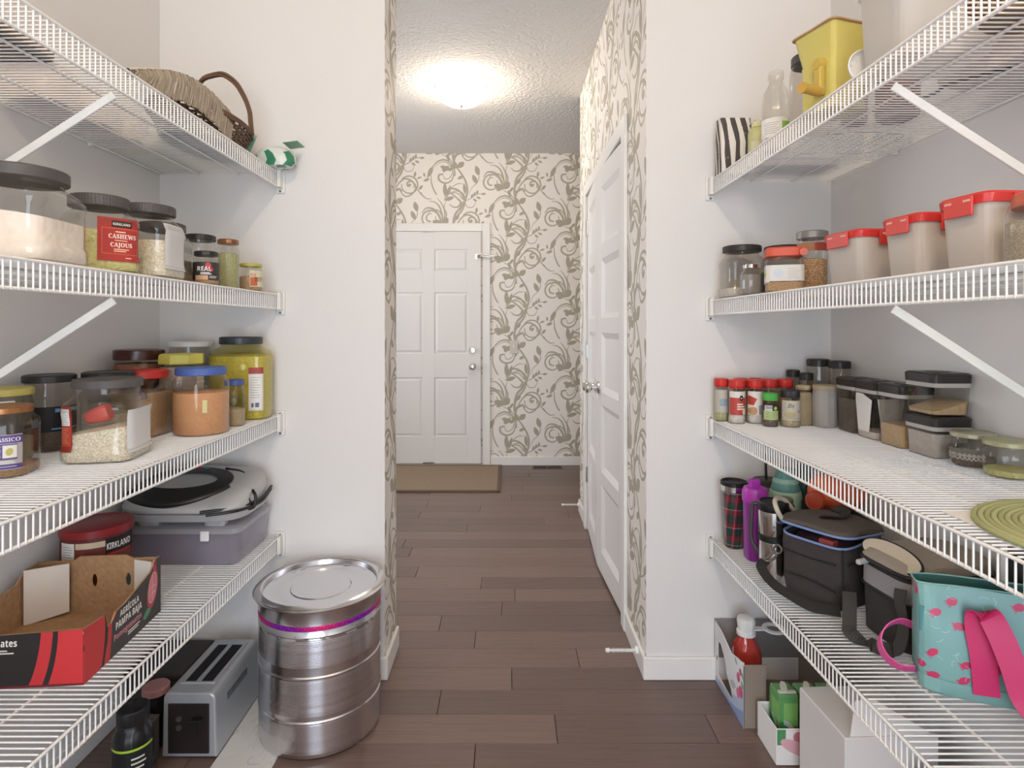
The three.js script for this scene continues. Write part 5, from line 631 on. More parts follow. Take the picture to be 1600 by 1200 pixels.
// ------------------------------- right wall, fourth shelf
{
  const Y = YR[3], P = (o, n, g, m, l) => part(o, n, g, m, l);
  const plaid = new THREE.MeshPhysicalMaterial({ map: canvasTex(256, 256, (c) => { c.fillStyle = '#2b2526'; c.fillRect(0, 0, 256, 256); for (let x = 0; x < 256; x += 64) { c.fillStyle = 'rgba(150,35,55,0.75)'; c.fillRect(x, 0, 26, 256); c.fillStyle = 'rgba(30,80,66,0.75)'; c.fillRect(x + 32, 0, 22, 256); } for (let y = 0; y < 256; y += 64) { c.fillStyle = 'rgba(150,35,55,0.5)'; c.fillRect(0, y, 256, 24); c.fillStyle = 'rgba(25,70,60,0.5)'; c.fillRect(0, y + 32, 256, 20); } c.fillStyle = 'rgba(220,205,190,0.6)'; for (let x = 13; x < 256; x += 64) c.fillRect(x, 0, 2, 256); for (const y of [60, 150, 236]) c.fillRect(0, y, 256, 3); }, true), roughness: 0.3, clearcoat: 0.6 });
  plaid.map.repeat.set(1 / 0.12, 1 / 0.17);
  const tm = thing('tumbler', 'red and green plaid tumbler with steel rim', 'tumbler', 0.752, Y + GAP, 1.965); P(tm, 'body', loft([{ y: 0, w: 0.058, d: 0.058 }, { y: 0.006, w: 0.062, d: 0.062 }, { y: 0.186, w: 0.08, d: 0.08 }], { seg: 40 }), plaid); P(tm, 'rim', loft([{ y: 0.186, w: 0.082, d: 0.082 }, { y: 0.206, w: 0.084, d: 0.084 }], { seg: 40 }), M.chrome); P(tm, 'lid', lathe([[0.041, 0.203], [0.0435, 0.205], [0.0435, 0.215], [0.04, 0.218], [0.036, 0.212], [0, 0.21]], 40), M.black);
  const pu = std(0x8e2f93, 0.35), pu2 = std(0xb23bb0, 0.35), sb = thing('shaker_bottle', 'bright purple shaker bottle with a flip cap', 'bottle', 0.778, Y + GAP, 1.86); P(sb, 'body', loft([{ y: 0, w: 0.056, d: 0.056, n: 3 }, { y: 0.006, w: 0.062, d: 0.062, n: 3 }, { y: 0.17, w: 0.07, d: 0.07, n: 2.4 }, { y: 0.19, w: 0.071, d: 0.071 }], { seg: 40 }), pu); P(sb, 'cap', loft([{ y: 0.182, w: 0.078, d: 0.078 }, { y: 0.21, w: 0.079, d: 0.079 }, { y: 0.224, w: 0.068, d: 0.068 }, { y: 0.23, w: 0.04, d: 0.04 }], { seg: 40 }), pu2); P(sb, 'flip_spout', box(0.034, 0.03, 0.022, -0.006, 0.238, 0.008, 0.006), pu2);
  const cup = thing('straw_cup', 'dark cup with a black straw behind the purple shaker', 'cup', 0.868, Y + GAP, 1.985); P(cup, 'body', loft([{ y: 0, w: 0.06, d: 0.06 }, { y: 0.2, w: 0.082, d: 0.082 }], { seg: 36 }), std(0x8d7f78, 0.35)); P(cup, 'lid', lidGeo(0.044, 0.018).translate(0, 0.2, 0), std(0x3a3634, 0.4)); P(cup, 'straw', rod([0.0, 0.21, 0], [-0.003, 0.30, 0], 0.004, 10), M.black);
  const bz = thing('flask', 'dark flask with a bronze cap beside the steel mug', 'flask', 0.822, Y + GAP, 1.755); P(bz, 'body', loft([{ y: 0, w: 0.064, d: 0.064 }, { y: 0.18, w: 0.066, d: 0.066 }, { y: 0.2, w: 0.05, d: 0.05 }], { seg: 36 }), std(0x2c2a2b, 0.35)); P(bz, 'cap', lathe([[0, 0.222], [0.02, 0.222], [0.023, 0.219], [0.023, 0.2], [0, 0.2]], 32), std(0x8a795c, 0.35, 0.6)); P(bz, 'collar', tube([[0.026, 0.198, 0], [0, 0.198, 0.026], [-0.026, 0.198, 0], [0, 0.198, -0.026]], 0.003, 40, 6, true), M.black);
  const mg = thing('travel_mug', 'polished steel travel mug with black lid, band and handle', 'mug', 0.763, Y + GAP, 1.70), mr = 0.0405; P(mg, 'body', lathe([[0, 0.002], [mr - 0.006, 0.002], [mr - 0.004, 0.01], [mr - 0.002, 0.115], [mr - 0.002, 0.12], [mr - 0.002, 0.135], [mr, 0.14], [mr, 0.205], [0, 0.205]], 44), M.chrome); P(mg, 'grip_band', lathe([[mr - 0.001, 0.117], [mr + 0.002, 0.119], [mr + 0.002, 0.134], [mr - 0.001, 0.136]], 44), M.black); P(mg, 'lid', lathe([[mr + 0.0005, 0.203], [mr + 0.002, 0.206], [mr + 0.001, 0.224], [mr - 0.004, 0.229], [mr - 0.008, 0.225], [0, 0.226]], 44), M.black); P(mg, 'handle', tube([[-0.03, 0.21, -0.026], [-0.043, 0.212, -0.034], [-0.046, 0.19, -0.036], [-0.046, 0.1, -0.036], [-0.03, 0.07, -0.024]], 0.006, 30, 8), std(0x3c3a39, 0.4));
  const tq = [std(0x8fb5a6, 0.5), std(0x5e8f88, 0.5), std(0xa9c7ae, 0.5)], tb = thing('collapsible_bottle', 'collapsible silicone bottle in stacked mint and teal rings', 'bottle', 0.885, Y + GAP, 1.885); P(tb, 'body', loft([{ y: 0, w: 0.07, d: 0.07 }, { y: 0.006, w: 0.08, d: 0.08 }, { y: 0.185, w: 0.094, d: 0.094 }], { seg: 40 }), tq[2]); P(tb, 'ring', lathe([[0, 0.183], [0.048, 0.183], [0.05, 0.19], [0.045, 0.21], [0, 0.212]], 40), tq[2]); P(tb, 'ring', lathe([[0, 0.21], [0.043, 0.21], [0.044, 0.215], [0.038, 0.232], [0, 0.234]], 40), tq[1]); P(tb, 'ring', lathe([[0, 0.232], [0.038, 0.232], [0.039, 0.237], [0.034, 0.248], [0, 0.25]], 40), tq[0]); P(tb, 'ring', lathe([[0, 0.248], [0.031, 0.248], [0.028, 0.278], [0, 0.28]], 40), tq[1]);
  const dt = thing('bottle', 'dark teal bottle behind the mint collapsible one', 'bottle', 0.975, Y + GAP, 1.945); P(dt, 'body', loft(roundJar(0.035, 0.26, 0.024)), std(0x2f5754, 0.4)); P(dt, 'cap', lidGeo(0.026, 0.03, 40).translate(0, 0.245, 0), std(0x284644, 0.4));
  const og = thing('water_jug', 'orange ribbed plastic jug lying behind the black lunch bag', 'jug', 1.012, Y + 0.216, 1.835, 0.5), oc = std(0xe06a40, 0.4); P(og, 'body', loft([{ y: -0.09, w: 0.07, d: 0.07 }, { y: -0.08, w: 0.105, d: 0.105 }, { y: -0.05, w: 0.11, d: 0.11 }, { y: -0.042, w: 0.103, d: 0.103 }, { y: -0.034, w: 0.11, d: 0.11 }, { y: 0, w: 0.11, d: 0.11 }, { y: 0.008, w: 0.103, d: 0.103 }, { y: 0.016, w: 0.11, d: 0.11 }, { y: 0.055, w: 0.106, d: 0.106 }, { y: 0.08, w: 0.07, d: 0.07 }], { seg: 40 }).rotateZ(Math.PI / 2 - 0.2), oc); P(og, 'cap', lidGeo(0.03, 0.024, 40).rotateZ(Math.PI / 2 - 0.2).translate(-0.078, -0.016, 0), std(0xb5482a, 0.4));
  const lb = thing('box', 'black box under the orange jug at the wall', 'box', 1.02, Y + GAP, 1.82); P(lb, 'body', box(0.15, 0.135, 0.14, 0, 0.0675, 0, 0.006), std(0x2a2726, 0.6)); P(lb, 'lid', box(0.154, 0.012, 0.144, 0, 0.1395, 0, 0.004), std(0x35312f, 0.6));
  // black lunch bag
  const cloth = std(0x3b3533, 0.85, 0, { bumpMap: rep(bumpFine, 24, 24), bumpScale: 0.0006 }), cloth2 = std(0x584f48, 0.85, 0, { bumpMap: rep(bumpFine, 24, 24), bumpScale: 0.0006 }), zip = std(0x7d96c4, 0.5);
  const a = thing('lunch_bag', 'black lunch bag with blue zip open and a shoulder strap', 'lunch bag', 0.88, Y + GAP, 1.605, 0.56), bulge = (x, y, z) => { const k = 1 + 0.045 * Math.sin(Math.PI * Math.min(1, Math.max(0, y / 0.19))); return [x * k + 0.0025 * Math.sin(40 * y + 30 * z), y, z * k + 0.003 * Math.sin(46 * y + 24 * x)]; };
  P(a, 'body', loft([{ y: 0, w: 0.17, d: 0.14, n: 4 }, { y: 0.008, w: 0.196, d: 0.166, n: 5 }, { y: 0.05, w: 0.204, d: 0.174, n: 6 }, { y: 0.1, w: 0.206, d: 0.176, n: 6 }, { y: 0.14, w: 0.206, d: 0.176, n: 6 }, { y: 0.172, w: 0.204, d: 0.174, n: 6, tilt: 0.06 }, { y: 0.166, w: 0.192, d: 0.162, n: 6, tilt: 0.06 }, { y: 0.13, w: 0.19, d: 0.16, n: 6 }], { seg: 72, top: true, bump: bulge }), cloth);
  P(a, 'lid', loft([{ y: 0.186, w: 0.215, d: 0.185, n: 5, tilt: -0.09 }, { y: 0.194, w: 0.224, d: 0.194, n: 5, tilt: -0.09 }, { y: 0.203, w: 0.218, d: 0.188, n: 5, tilt: -0.09 }, { y: 0.213, w: 0.17, d: 0.15, n: 4, tilt: -0.09 }, { y: 0.218, w: 0.08, d: 0.07, n: 2, tilt: -0.09 }], { seg: 64, bump: (x, y, z) => [x, y + 0.003 * Math.sin(30 * x + 12) * Math.cos(35 * z), z] }), cloth2, 'dark brown-black lid of the bag');
  const loop = (w, d, n, y, tilt, a0, a1) => { const r = []; for (let i = 0; i <= 30; i++) { const t = a0 + (a1 - a0) * i / 30, c = Math.cos(t), q = Math.sin(t), x = w / 2 * Math.sign(c) * Math.abs(c) ** (2 / n), z = d / 2 * Math.sign(q) * Math.abs(q) ** (2 / n); r.push([x, y + tilt * x, z]); } return r; };
  P(a, 'zip', merge([tube(loop(0.212, 0.182, 5, 0.174, 0.06, Math.PI * 0.42, Math.PI * 1.5), 0.0035, 90, 6), tube(loop(0.226, 0.196, 5, 0.19, -0.09, Math.PI * 0.42, Math.PI * 1.5), 0.0035, 90, 6)]), zip, 'blue zip edge');
  P(a, 'lining', loft([{ y: 0.132, w: 0.186, d: 0.156, n: 6 }, { y: 0.158, w: 0.17, d: 0.14, n: 4 }, { y: 0.172, w: 0.1, d: 0.08, n: 2 }], { seg: 40, bump: (x, y, z) => [x, y + 0.006 * Math.sin(60 * z), z] }), std(0x4d2f3a, 0.7)); P(a, 'red_packet', box(0.03, 0.024, 0.04, -0.072, 0.165, 0.03, 0.006), std(0xb5524f, 0.6));
  P(a, 'seam', merge([tube([[-0.102, 0.005, 0.084], [-0.106, 0.09, 0.088], [-0.103, 0.17, 0.086]], 0.0022, 24, 6), tube([[-0.095, 0.132, 0.0935], [0, 0.13, 0.0965], [0.095, 0.132, 0.0935]], 0.002, 24, 6), tube([[-0.1085, 0.128, -0.07], [-0.1095, 0.126, 0], [-0.1085, 0.128, 0.07]], 0.002, 24, 6), tube([[-0.1085, 0.066, -0.07], [-0.112, 0.07, 0], [-0.1085, 0.06, 0.07]], 0.002, 24, 6)]), std(0x1f1c1b, 0.8));
  P(a, 'lid_handle', ribbon([[-0.06, 0.222, 0.0], [-0.02, 0.222, 0.03], [0.03, 0.226, 0.02], [0.05, 0.224, -0.02], [0.085, 0.208, -0.03]], [0.3, 0.5, 1], 0.024, 0.003), std(0x2a2523, 0.8));
  P(a, 'carry_loop', tube([[-0.095, 0.2, -0.085], [-0.115, 0.225, -0.085], [-0.105, 0.243, -0.1], [-0.07, 0.246, -0.115], [-0.03, 0.232, -0.118], [0.0, 0.2, -0.11]], 0.0065, 50, 10), std(0xc2b9a7, 0.7), 'cream tube handle');
  const mtl = std(0x6a645e, 0.35, 0.8); const hk = P(a, 'clip', merge([tube([[-0.116, 0.125, -0.072], [-0.12, 0.135, -0.082], [-0.126, 0.122, -0.09], [-0.12, 0.112, -0.08]], 0.003, 30, 6, true), tube([[-0.124, 0.114, -0.088], [-0.134, 0.1, -0.1], [-0.14, 0.088, -0.108], [-0.13, 0.09, -0.096], [-0.122, 0.106, -0.084]], 0.0032, 40, 6, true)]), mtl);
  P(a, 'strap', ribbon([[-0.138, 0.088, -0.108], [-0.165, 0.078, -0.1], [-0.172, 0.05, -0.06], [-0.163, 0.034, -0.02], [-0.145, 0.018, 0.03], [-0.12, 0.016, 0.06], [-0.105, 0.016, 0.08]], (u) => [0.9 - 0.7 * u, 0.1 + 0.5 * u, 0.45 - 1.1 * u], 0.027, 0.0022, 60), std(0x232120, 0.7));
  // grey and black lunch bag
  const b = thing('lunch_bag', 'grey and black lunch bag with a beige piped top and dangling strap', 'lunch bag', 0.972, Y + GAP, 1.378, 0.12), W = 0.222, D = 0.165, gsec = [{ y: 0, w: W * 0.86, d: D * 0.84, n: 4 }, { y: 0.01, w: W * 0.97, d: D * 0.96, n: 5 }, { y: 0.125, w: W, d: D, n: 5 }, { y: 0.13, w: W, d: D, n: 5 }, { y: 0.172, w: W * 0.985, d: D * 0.98, n: 5 }];
  P(b, 'body', loft(gsec, { seg: 64 }), std(0x35312f, 0.85, 0, { bumpMap: rep(bumpFine, 24, 24), bumpScale: 0.0006 })); P(b, 'grey_band', loft([{ y: 0.118, w: W + 0.003, d: D + 0.003, n: 5 }, { y: 0.164, w: W + 0.001, d: D + 0.001, n: 5 }], { seg: 64, top: false, bottom: false }), std(0x8f8b8c, 0.7), 'light grey upper band');
  P(b, 'piping', merge([tube(loop(W + 0.006, D + 0.006, 5, 0.117, 0, 0, Math.PI * 2), 0.003, 90, 6), tube(loop(W + 0.008, D + 0.008, 5, 0.178, 0, 0, Math.PI * 2), 0.0045, 90, 6)]), M.black);
  P(b, 'lid', loft([{ y: 0.176, w: W + 0.004, d: D + 0.004, n: 5 }, { y: 0.184, w: W + 0.006, d: D + 0.006, n: 5 }, { y: 0.2, w: W - 0.006, d: D - 0.004, n: 4.5, x: 0.008 }, { y: 0.208, w: W - 0.04, d: D - 0.03, n: 4, x: 0.02 }, { y: 0.213, w: 0.1, d: 0.07, n: 3, x: 0.02 }], { seg: 64 }), std(0x9a9084, 0.75), 'taupe top of the bag');
  { const pts = []; for (let i = 0; i <= 40; i++) { const t = i / 40 * 2 * Math.PI; pts.push([t]); } const sh = new THREE.Shape(); sh.absellipse(0, 0, 0.086, 0.027, 0, 2 * Math.PI); const e = new THREE.ExtrudeGeometry(sh, { depth: 0.004, bevelEnabled: true, bevelSize: 0.001, bevelThickness: 0.001, bevelSegments: 2, curveSegments: 32 }); e.rotateY(-Math.PI / 2).rotateZ(-0.62); P(b, 'beige_panel', e.translate(-0.088, 0.2, 0.004), std(0xc9bda8, 0.7), 'beige oval panel'); const rim = []; for (let i = 0; i < 40; i++) { const t = i / 40 * 2 * Math.PI; const v = V(0, 0.028 * Math.sin(t), 0.088 * Math.cos(t)).applyAxisAngle(V(0, 0, 1), -0.62); rim.push([v.x - 0.09, v.y + 0.2012, v.z + 0.004]); } P(b, 'panel_piping', tube(rim, 0.003, 90, 6, true), M.black); }
  P(b, 'inner_foil', box(0.05, 0.012, 0.012, -0.1, 0.172, -0.078, 0.004).rotateY(0.3), std(0xb9b7b2, 0.35)); const web = std(0x3b3835, 0.8);
  P(b, 'strap', ribbon([[-0.113, 0.15, 0.06], [-0.121, 0.13, 0.066], [-0.124, 0.07, 0.08], [-0.135, 0.024, 0.07], [-0.16, 0.015, 0.03], [-0.18, 0.022, -0.01], [-0.168, 0.03, -0.03], [-0.145, 0.07, -0.06], [-0.135, 0.085, -0.075]], (u) => u < 0.4 ? [0, 0, 1] : u < 0.75 ? [0.5, 0, 0.9] : [0.4, -0.3, 0.9], 0.03, 0.0024, 70), web);
  // teal tote bag
  const t = thing('tote_bag', 'teal lunch tote printed with pink strawberries and pink handles', 'tote bag', 0.968, Y + GAP, 1.168, -0.384), TW = 0.28, TD = 0.088, TH = 0.213, tealM = std(0x86b5b1, 0.45);
  const tex = canvasTex(1024, 768, (c) => { c.fillStyle = '#7fafac'; c.fillRect(0, 0, 1024, 768); const berry = (x, y, s, r) => { c.save(); c.translate(x, y); c.rotate(r); c.fillStyle = '#cf3b66'; c.beginPath(); c.moveTo(-s * 1.15, 0); c.bezierCurveTo(-s * 0.8, -s * 0.9, s * 0.6, -s * 0.95, s * 0.9, 0); c.bezierCurveTo(s * 0.6, s * 0.95, -s * 0.8, s * 0.9, -s * 1.15, 0); c.fill(); for (const q of [-0.7, -0.25, 0.2, 0.65]) { c.beginPath(); c.moveTo(s * 0.5, q * s * 0.6); c.lineTo(s * 1.3, q * s * 1.1); c.lineTo(s * 0.7, q * s * 0.6 + s * 0.3); c.fill(); } c.restore(); };
    for (const [x, y, r] of [[110, 120, 0.5], [330, 80, 1.2], [400, 58, 1.3], [220, 200, 0.4], [90, 270, 0.1], [250, 480, 0.8], [60, 520, 0.4], [320, 585, 0.1], [240, 640, 0.3], [70, 630, 0.6], [600, 150, 0.6], [690, 220, 1.0], [620, 330, 1.2], [760, 90, 0.4], [850, 300, 0.8], [930, 160, 0.2], [720, 560, 0.4], [900, 520, 0.9], [560, 560, 0.9], [500, 250, 0.3], [980, 400, 0.5]]) berry(x, y, 36, r);
    c.strokeStyle = 'rgba(190,215,212,0.7)'; c.lineWidth = 4; for (let i = 0; i < 46; i++) { const x = rnd(0, 1024), y = rnd(0, 640), q = rnd(0, 6); c.beginPath(); c.moveTo(x, y); c.quadraticCurveTo(x + 30 * Math.cos(q), y + 30 * Math.sin(q), x + 50 * Math.cos(q + 0.6), y + 50 * Math.sin(q + 0.6)); c.stroke(); } });
  const tsec = [{ y: 0, w: TW * 0.9, d: TD * 0.85, n: 5 }, { y: 0.006, w: TW * 0.95, d: TD * 0.95, n: 6 }, { y: 0.036, w: TW * 0.98, d: TD, n: 6 }, { y: 0.11, w: TW, d: TD * 0.98, n: 6 }, { y: 0.17, w: TW, d: TD * 0.86, n: 6 }, { y: TH, w: TW * 1.01, d: TD * 0.62, n: 7 }], wrinkle = (x, y, z) => { const e = Math.min(1, y / 0.02); return [x, y + (y > 0.2 ? 0.003 * Math.sin(9 * x + 1) : 0), z + e * (0.0035 * Math.sin(34 * y + 22 * x) + 0.0025 * Math.sin(52 * x - 20 * y))]; };
  const pMat = new THREE.MeshStandardMaterial({ map: tex, roughness: 0.4 }); tex.wrapS = tex.wrapT = THREE.RepeatWrapping; tex.repeat.set(1 / 0.29, 1 / 0.218); tex.offset.set(0.25, 0);
  P(t, 'body', loft(tsec, { seg: 96, top: false, bump: wrinkle }), pMat); P(t, 'lining', loft(tsec.slice(1).map((q) => ({ ...q, w: q.w - 0.005, d: q.d - 0.005 })), { seg: 72, top: false, bump: wrinkle }), std(0x4f8380, 0.6)); 
  P(t, 'base_panel', loft([{ y: -0.0003, w: TW * 0.905, d: TD * 0.86, n: 5 }, { y: 0.006, w: TW * 0.955, d: TD * 0.96, n: 6 }, { y: 0.032, w: TW * 0.982, d: TD * 1.015, n: 6 }], { seg: 96, top: false, bump: wrinkle }).scale(1.004, 1, 1.02), tealM, 'plain teal base');
  P(t, 'top_edge', tube(loop(TW * 1.012, TD * 0.63, 7, TH, 0, 0, 2 * Math.PI).map(([x, y, z]) => wrinkle(x, y, z)), 0.002, 120, 6), std(0x8fbfb8, 0.45)); const pk = std(0xd8336f, 0.5), pk2 = std(0xe0589a, 0.5);
  P(t, 'care_label', box(0.012, 0.05, 0.002, -0.132, 0.145, 0.0335, 0.0008), std(0x4a8c93, 0.6));
  P(t, 'handle', merge([ribbon([[-0.034, 0.022, 0.052], [-0.04, 0.09, 0.0545], [-0.048, 0.15, 0.052], [-0.046, 0.176, 0.054], [-0.036, 0.182, 0.064], [-0.022, 0.155, 0.076], [-0.004, 0.1, 0.086], [0.012, 0.045, 0.094], [0.034, 0.024, 0.106], [0.072, 0.026, 0.105], [0.096, 0.036, 0.08], [0.096, 0.06, 0.058]], [1, 0.12, 0.05], 0.042, 0.0024, 90)]), pk, 'bright pink webbing handle');
  P(t, 'handle', ribbon([[-0.128, 0.092, -0.045], [-0.155, 0.1, -0.042], [-0.185, 0.086, -0.03], [-0.198, 0.06, -0.018], [-0.19, 0.036, -0.008], [-0.165, 0.022, 0.0], [-0.138, 0.026, 0.004]], [0.15, 0.75, 0.65], 0.024, 0.0024, 60), pk2, 'pink webbing handle on the far side');
  // things between bag and wall
  const cn = thing('canister', 'white canister with a black printed band behind the teal tote', 'canister', 1.073, Y + GAP, 1.236), ccs = [{ y: 0, w: 0.066, d: 0.066 }, { y: 0.004, w: 0.07, d: 0.07 }, { y: 0.31, w: 0.07, d: 0.07 }]; P(cn, 'body', loft(ccs), M.white); P(cn, 'printed_label', patch(ccs, 'front', -0.98, 0.98, 0.2, 0.275), print(128, 96, (c) => { c.fillStyle = '#1c1a1a'; c.fillRect(0, 0, 128, 96); lines(c, 66, 44, 40, 2, 14, '#d8d5d0', 6); })); P(cn, 'lid', lidGeo(0.0355, 0.018).translate(0, 0.306, 0), M.white);
  const pan = thing('pot', 'black pot with a pale rim against the wall behind the lunch bags', 'pot', 1.078, Y + GAP, 1.508); P(pan, 'body', lathe([[0, 0.002], [0.03, 0.002], [0.034, 0.01], [0.037, 0.175], [0.034, 0.175], [0.032, 0.012], [0, 0.01]], 40), std(0x211f1f, 0.4)); P(pan, 'rim', lathe([[0.0335, 0.174], [0.039, 0.175], [0.039, 0.18], [0.0335, 0.18]], 40), std(0xcfcac2, 0.4));
}
// ------------------------------- right, on the floor
{
  const P = part, kraft = std(0x8f8276, 0.9);
  // open drinks carton
  const c = thing('drinks_carton', 'open printed carton with cut-out side holding a red bottle', 'carton', 0.86, 0, 1.92), W = 0.29, D = 0.25;
  const ext = (pts, depth, hole) => { const sh = new THREE.Shape(pts.map(([x, y]) => new THREE.Vector2(x, y))); if (hole) sh.holes.push(new THREE.Path(hole.map(([x, y]) => new THREE.Vector2(x, y)))); return new THREE.ExtrudeGeometry(sh, { depth, bevelEnabled: false }); };
  P(c, 'bottom_panel', box(W, 0.004, D, 0, 0.002, 0, 0.001), kraft); P(c, 'back_panel', box(W, 0.21, 0.004, 0, 0.107, -D / 2 + 0.002, 0.001), std(0x8b8583, 0.8)); P(c, 'right_panel', box(0.004, 0.19, D, W / 2 - 0.002, 0.097, 0, 0.001), kraft); P(c, 'front_panel', box(0.07, 0.19, 0.004, -W / 2 + 0.035, 0.097, D / 2 - 0.002, 0.001), kraft);
  const hole = []; for (const [x, y] of [[0.03, 0.04], [0.03, 0.15], [0.06, 0.155], [0.1, 0.12], [0.115, 0.085], [0.15, 0.06], [0.165, 0.03], [0.1, 0.03]]) hole.push([x, y]);
  const side = [[0, 0], [D, 0], [D, 0.2], [0.15, 0.175], [0.06, 0.2], [0, 0.205]]; const tx = canvasTex(256, 224, (g) => { g.fillStyle = '#e4e4e6'; g.fillRect(0, 0, 256, 224); const gr = ['#8ea0c8', '#b9c4de']; g.fillStyle = gr[1]; g.beginPath(); g.moveTo(0, 200); g.quadraticCurveTo(150, 200, 256, 120); g.lineTo(256, 224); g.lineTo(0, 224); g.fill(); g.fillStyle = gr[0]; g.beginPath(); g.moveTo(40, 224); g.quadraticCurveTo(170, 214, 256, 168); g.lineTo(256, 224); g.fill(); for (const [x, y, r, q] of [[216, 82, 16, '#c24c72'], [236, 118, 20, '#cc5f86'], [214, 134, 17, '#d6799a'], [232, 56, 12, '#b73f62']]) { g.fillStyle = q; g.beginPath(); g.ellipse(x, y, r * 0.8, r, 0.2, 0, 7); g.fill(); } g.fillStyle = '#5d9a6c'; for (const [x, y] of [[196, 40], [246, 90], [250, 60]]) { g.beginPath(); g.ellipse(x, y, 12, 6, 0.8, 0, 7); g.fill(); } g.strokeStyle = '#8d8f9a'; g.lineWidth = 3; for (let i = 0; i < 4; i++) { g.beginPath(); g.arc(176, 150, 10 + i * 6, 3.4, 5.4); g.stroke(); } g.fillStyle = '#b5474b'; g.fillRect(20, 120, 10, 16); }); tx.wrapS = tx.wrapT = THREE.RepeatWrapping; tx.repeat.set(1 / D, 1 / 0.21);
  P(c, 'printed_side', ext(side, 0.003, hole).rotateY(-Math.PI / 2).translate(-W / 2 + 0.003, 0, -D / 2), new THREE.MeshStandardMaterial({ map: tx, roughness: 0.45 }), 'glossy printed side with fruit');
  const rb = thing('juice_bottle', 'red juice bottle with white cap and round carry ring', 'bottle', 0.785, 0.0045, 1.948), rs = [{ y: 0, w: 0.078, d: 0.078, n: 3 }, { y: 0.006, w: 0.088, d: 0.088, n: 3 }, { y: 0.15, w: 0.088, d: 0.088, n: 3 }, { y: 0.18, w: 0.07, d: 0.07 }, { y: 0.205, w: 0.038, d: 0.038 }, { y: 0.225, w: 0.034, d: 0.034 }];
  P(rb, 'body', loft(rs), new THREE.MeshPhysicalMaterial({ color: 0xb8392f, roughness: 0.15, clearcoat: 1 })); P(rb, 'cap', loft([{ y: 0.216, w: 0.05, d: 0.05 }, { y: 0.246, w: 0.058, d: 0.058 }, { y: 0.258, w: 0.052, d: 0.052 }, { y: 0.262, w: 0.036, d: 0.036 }], { seg: 60 }), M.white); P(rb, 'neck_ring', lathe([[0.02, 0.2], [0.03, 0.204], [0.03, 0.216], [0.02, 0.218]], 32), M.white);
  { const sh = new THREE.Shape(); sh.absellipse(0, 0, 0.036, 0.036, 0, 2 * Math.PI); const h = new THREE.Path(); h.absellipse(0, 0, 0.023, 0.023, 0, 2 * Math.PI); sh.holes.push(h); P(rb, 'carry_ring', merge([new THREE.ExtrudeGeometry(sh, { depth: 0.004, bevelEnabled: true, bevelSize: 0.001, bevelThickness: 0.001, bevelSegments: 1, curveSegments: 24 }).rotateX(-Math.PI / 2).translate(0.092, 0.219, 0.0), box(0.05, 0.004, 0.024, 0.04, 0.221, 0, 0.001)]), M.white); }
  // green cartons in a low printed tray
  const greenPrint = print(128, 192, (g) => { g.fillStyle = '#5d9a58'; g.fillRect(0, 0, 128, 192); g.fillStyle = '#7fb562'; g.fillRect(30, 20, 98, 80); g.fillStyle = '#2f8a4c'; g.beginPath(); g.moveTo(0, 84); g.quadraticCurveTo(60, 90, 128, 140); g.lineTo(128, 192); g.lineTo(0, 192); g.fill(); g.fillStyle = '#b9c9c2'; g.beginPath(); g.moveTo(30, 80); g.quadraticCurveTo(80, 80, 110, 120); g.lineTo(90, 126); g.quadraticCurveTo(60, 100, 30, 96); g.fill(); g.fillStyle = '#c8404a'; g.beginPath(); g.arc(112, 120, 18, 0, 7); g.fill(); });
  for (const [i, x, d, l] of [[0, 0.80, 1.715, 'green drink carton at the left front of the printed tray'], [1, 0.866, 1.715, 'green drink carton in the middle of the printed tray'], [2, 0.932, 1.715, 'green drink carton at the right end of the printed tray']]) { const b = thing('drink_carton', l, 'carton', x, 0.006, d, 0, 'green drink cartons'); P(b, 'body', box(0.054, 0.165, 0.06, 0, 0.0825, 0, 0.003), std(0x6a9a66, 0.5)); P(b, 'printed_face', plain(0.052, 0.155, 0.0008, 0, 0.08, 0.0302), greenPrint); P(b, 'printed_face', plain(0.0008, 0.155, 0.058, -0.0272, 0.08, 0), greenPrint); P(b, 'straw_sleeve', loft([{ y: 0, w: 0.05, d: 0.018, n: 3 }, { y: 0.008, w: 0.048, d: 0.016, n: 3 }], { seg: 24 }).rotateY(1.3 - i * 0.1).translate(0, 0.165, 0), std(0xd9d6c6, 0.6)); P(b, 'top_seam', box(0.05, 0.006, 0.012, 0, 0.168, 0.02, 0.002), std(0xc9cdbb, 0.6)); }
  const tr = thing('drinks_tray', 'low tray printed with a pink flower round the green cartons', 'tray', 0.866, 0, 1.705), tp = print(256, 160, (g) => { g.fillStyle = '#e6e3e0'; g.fillRect(0, 0, 256, 160); g.fillStyle = '#6fb05c'; g.fillRect(150, 0, 106, 110); g.fillStyle = '#4f8f5c'; g.fillRect(0, 0, 26, 70); for (const [x, y, rx, ry, r, q] of [[90, 70, 30, 66, -0.5, '#c9788a'], [112, 66, 30, 68, 0, '#d596a4'], [60, 84, 26, 60, -0.9, '#dba9b3'], [160, 80, 60, 52, 0.3, '#c94d72'], [196, 100, 50, 44, 0.5, '#cf6380']]) { g.fillStyle = q; g.beginPath(); g.ellipse(x, y, rx, ry, r, 0, 7); g.fill(); } });
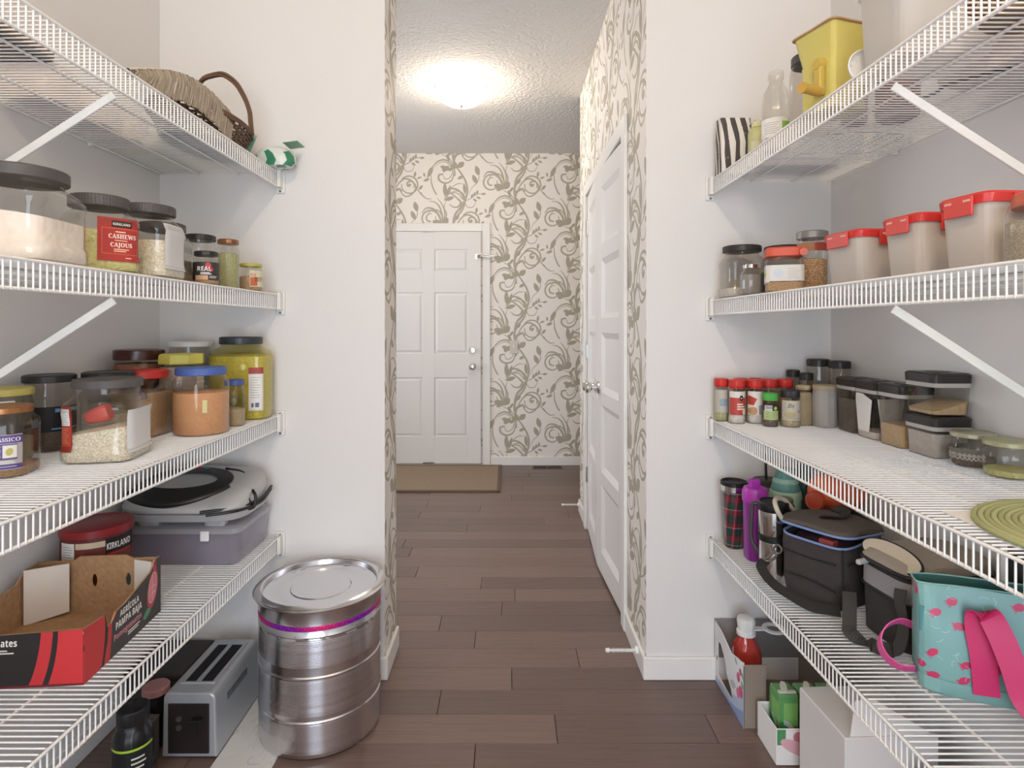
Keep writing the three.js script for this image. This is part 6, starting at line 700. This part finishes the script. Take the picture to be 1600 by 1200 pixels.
  P(tr, 'bottom_panel', box(0.24, 0.003, 0.12, 0, 0.0015, 0, 0.001), kraft); P(tr, 'front_panel', box(0.24, 0.1, 0.004, 0, 0.052, 0.06, 0.001), M.white); P(tr, 'printed_front', plain(0.236, 0.098, 0.0008, 0, 0.052, 0.0625), tp); P(tr, 'left_panel', box(0.004, 0.1, 0.12, -0.118, 0.052, 0, 0.001), M.white); P(tr, 'right_panel', box(0.004, 0.1, 0.12, 0.118, 0.052, 0, 0.001), M.white); P(tr, 'back_panel', box(0.24, 0.1, 0.004, 0, 0.052, -0.06, 0.001), M.white);
  // white carton under the lowest shelf
  const wc = thing('white_carton', 'plain white carton with raised flap under the lowest right shelf', 'carton', 0.905, 0, 1.5, 0.05), mk = print(256, 256, (g) => { g.fillStyle = '#e3dfdb'; g.fillRect(0, 0, 256, 256); g.strokeStyle = '#3b3635'; g.lineWidth = 6; g.beginPath(); g.moveTo(60, 196); g.lineTo(62, 244); g.lineTo(84, 252); g.lineTo(60, 196); g.stroke(); g.fillStyle = '#c98a92'; for (let i = 0; i < 8; i++) g.fillRect(rnd(10, 50), rnd(180, 240), 4, 3); });
  P(wc, 'body', box(0.23, 0.25, 0.2, 0, 0.125, 0, 0.004), std(0xdedad6, 0.7)); P(wc, 'printed_face', plain(0.222, 0.24, 0.0008, 0, 0.125, 0.1004), mk); P(wc, 'flap', loft([{ y: 0, w: 0.2, d: 0.003, n: 20 }, { y: 0.075, w: 0.05, d: 0.003, n: 20, x: -0.05 }], { seg: 24 }).rotateX(-0.25).translate(0, 0.25, 0.095), std(0xe4e0dc, 0.7));
  const fb = thing('folded_paper', 'stack of folded paper under the lowest shelf behind the white carton', 'paper', 1.0, 0, 1.28); for (let i = 0; i < 4; i++) P(fb, 'sheet', box(0.16 - i * 0.012, 0.05, 0.18 - i * 0.01, rnd(-0.006, 0.006), 0.0255 + i * 0.0505, rnd(-0.006, 0.006), 0.003), std([0xc9c4bd, 0x6a6460, 0xd6d1ca, 0x8d8780][i], 0.8));
}
scene.traverse((o) => { if (o.isMesh) o.castShadow = o.receiveShadow = true; });
renderer.render(scene, camera);
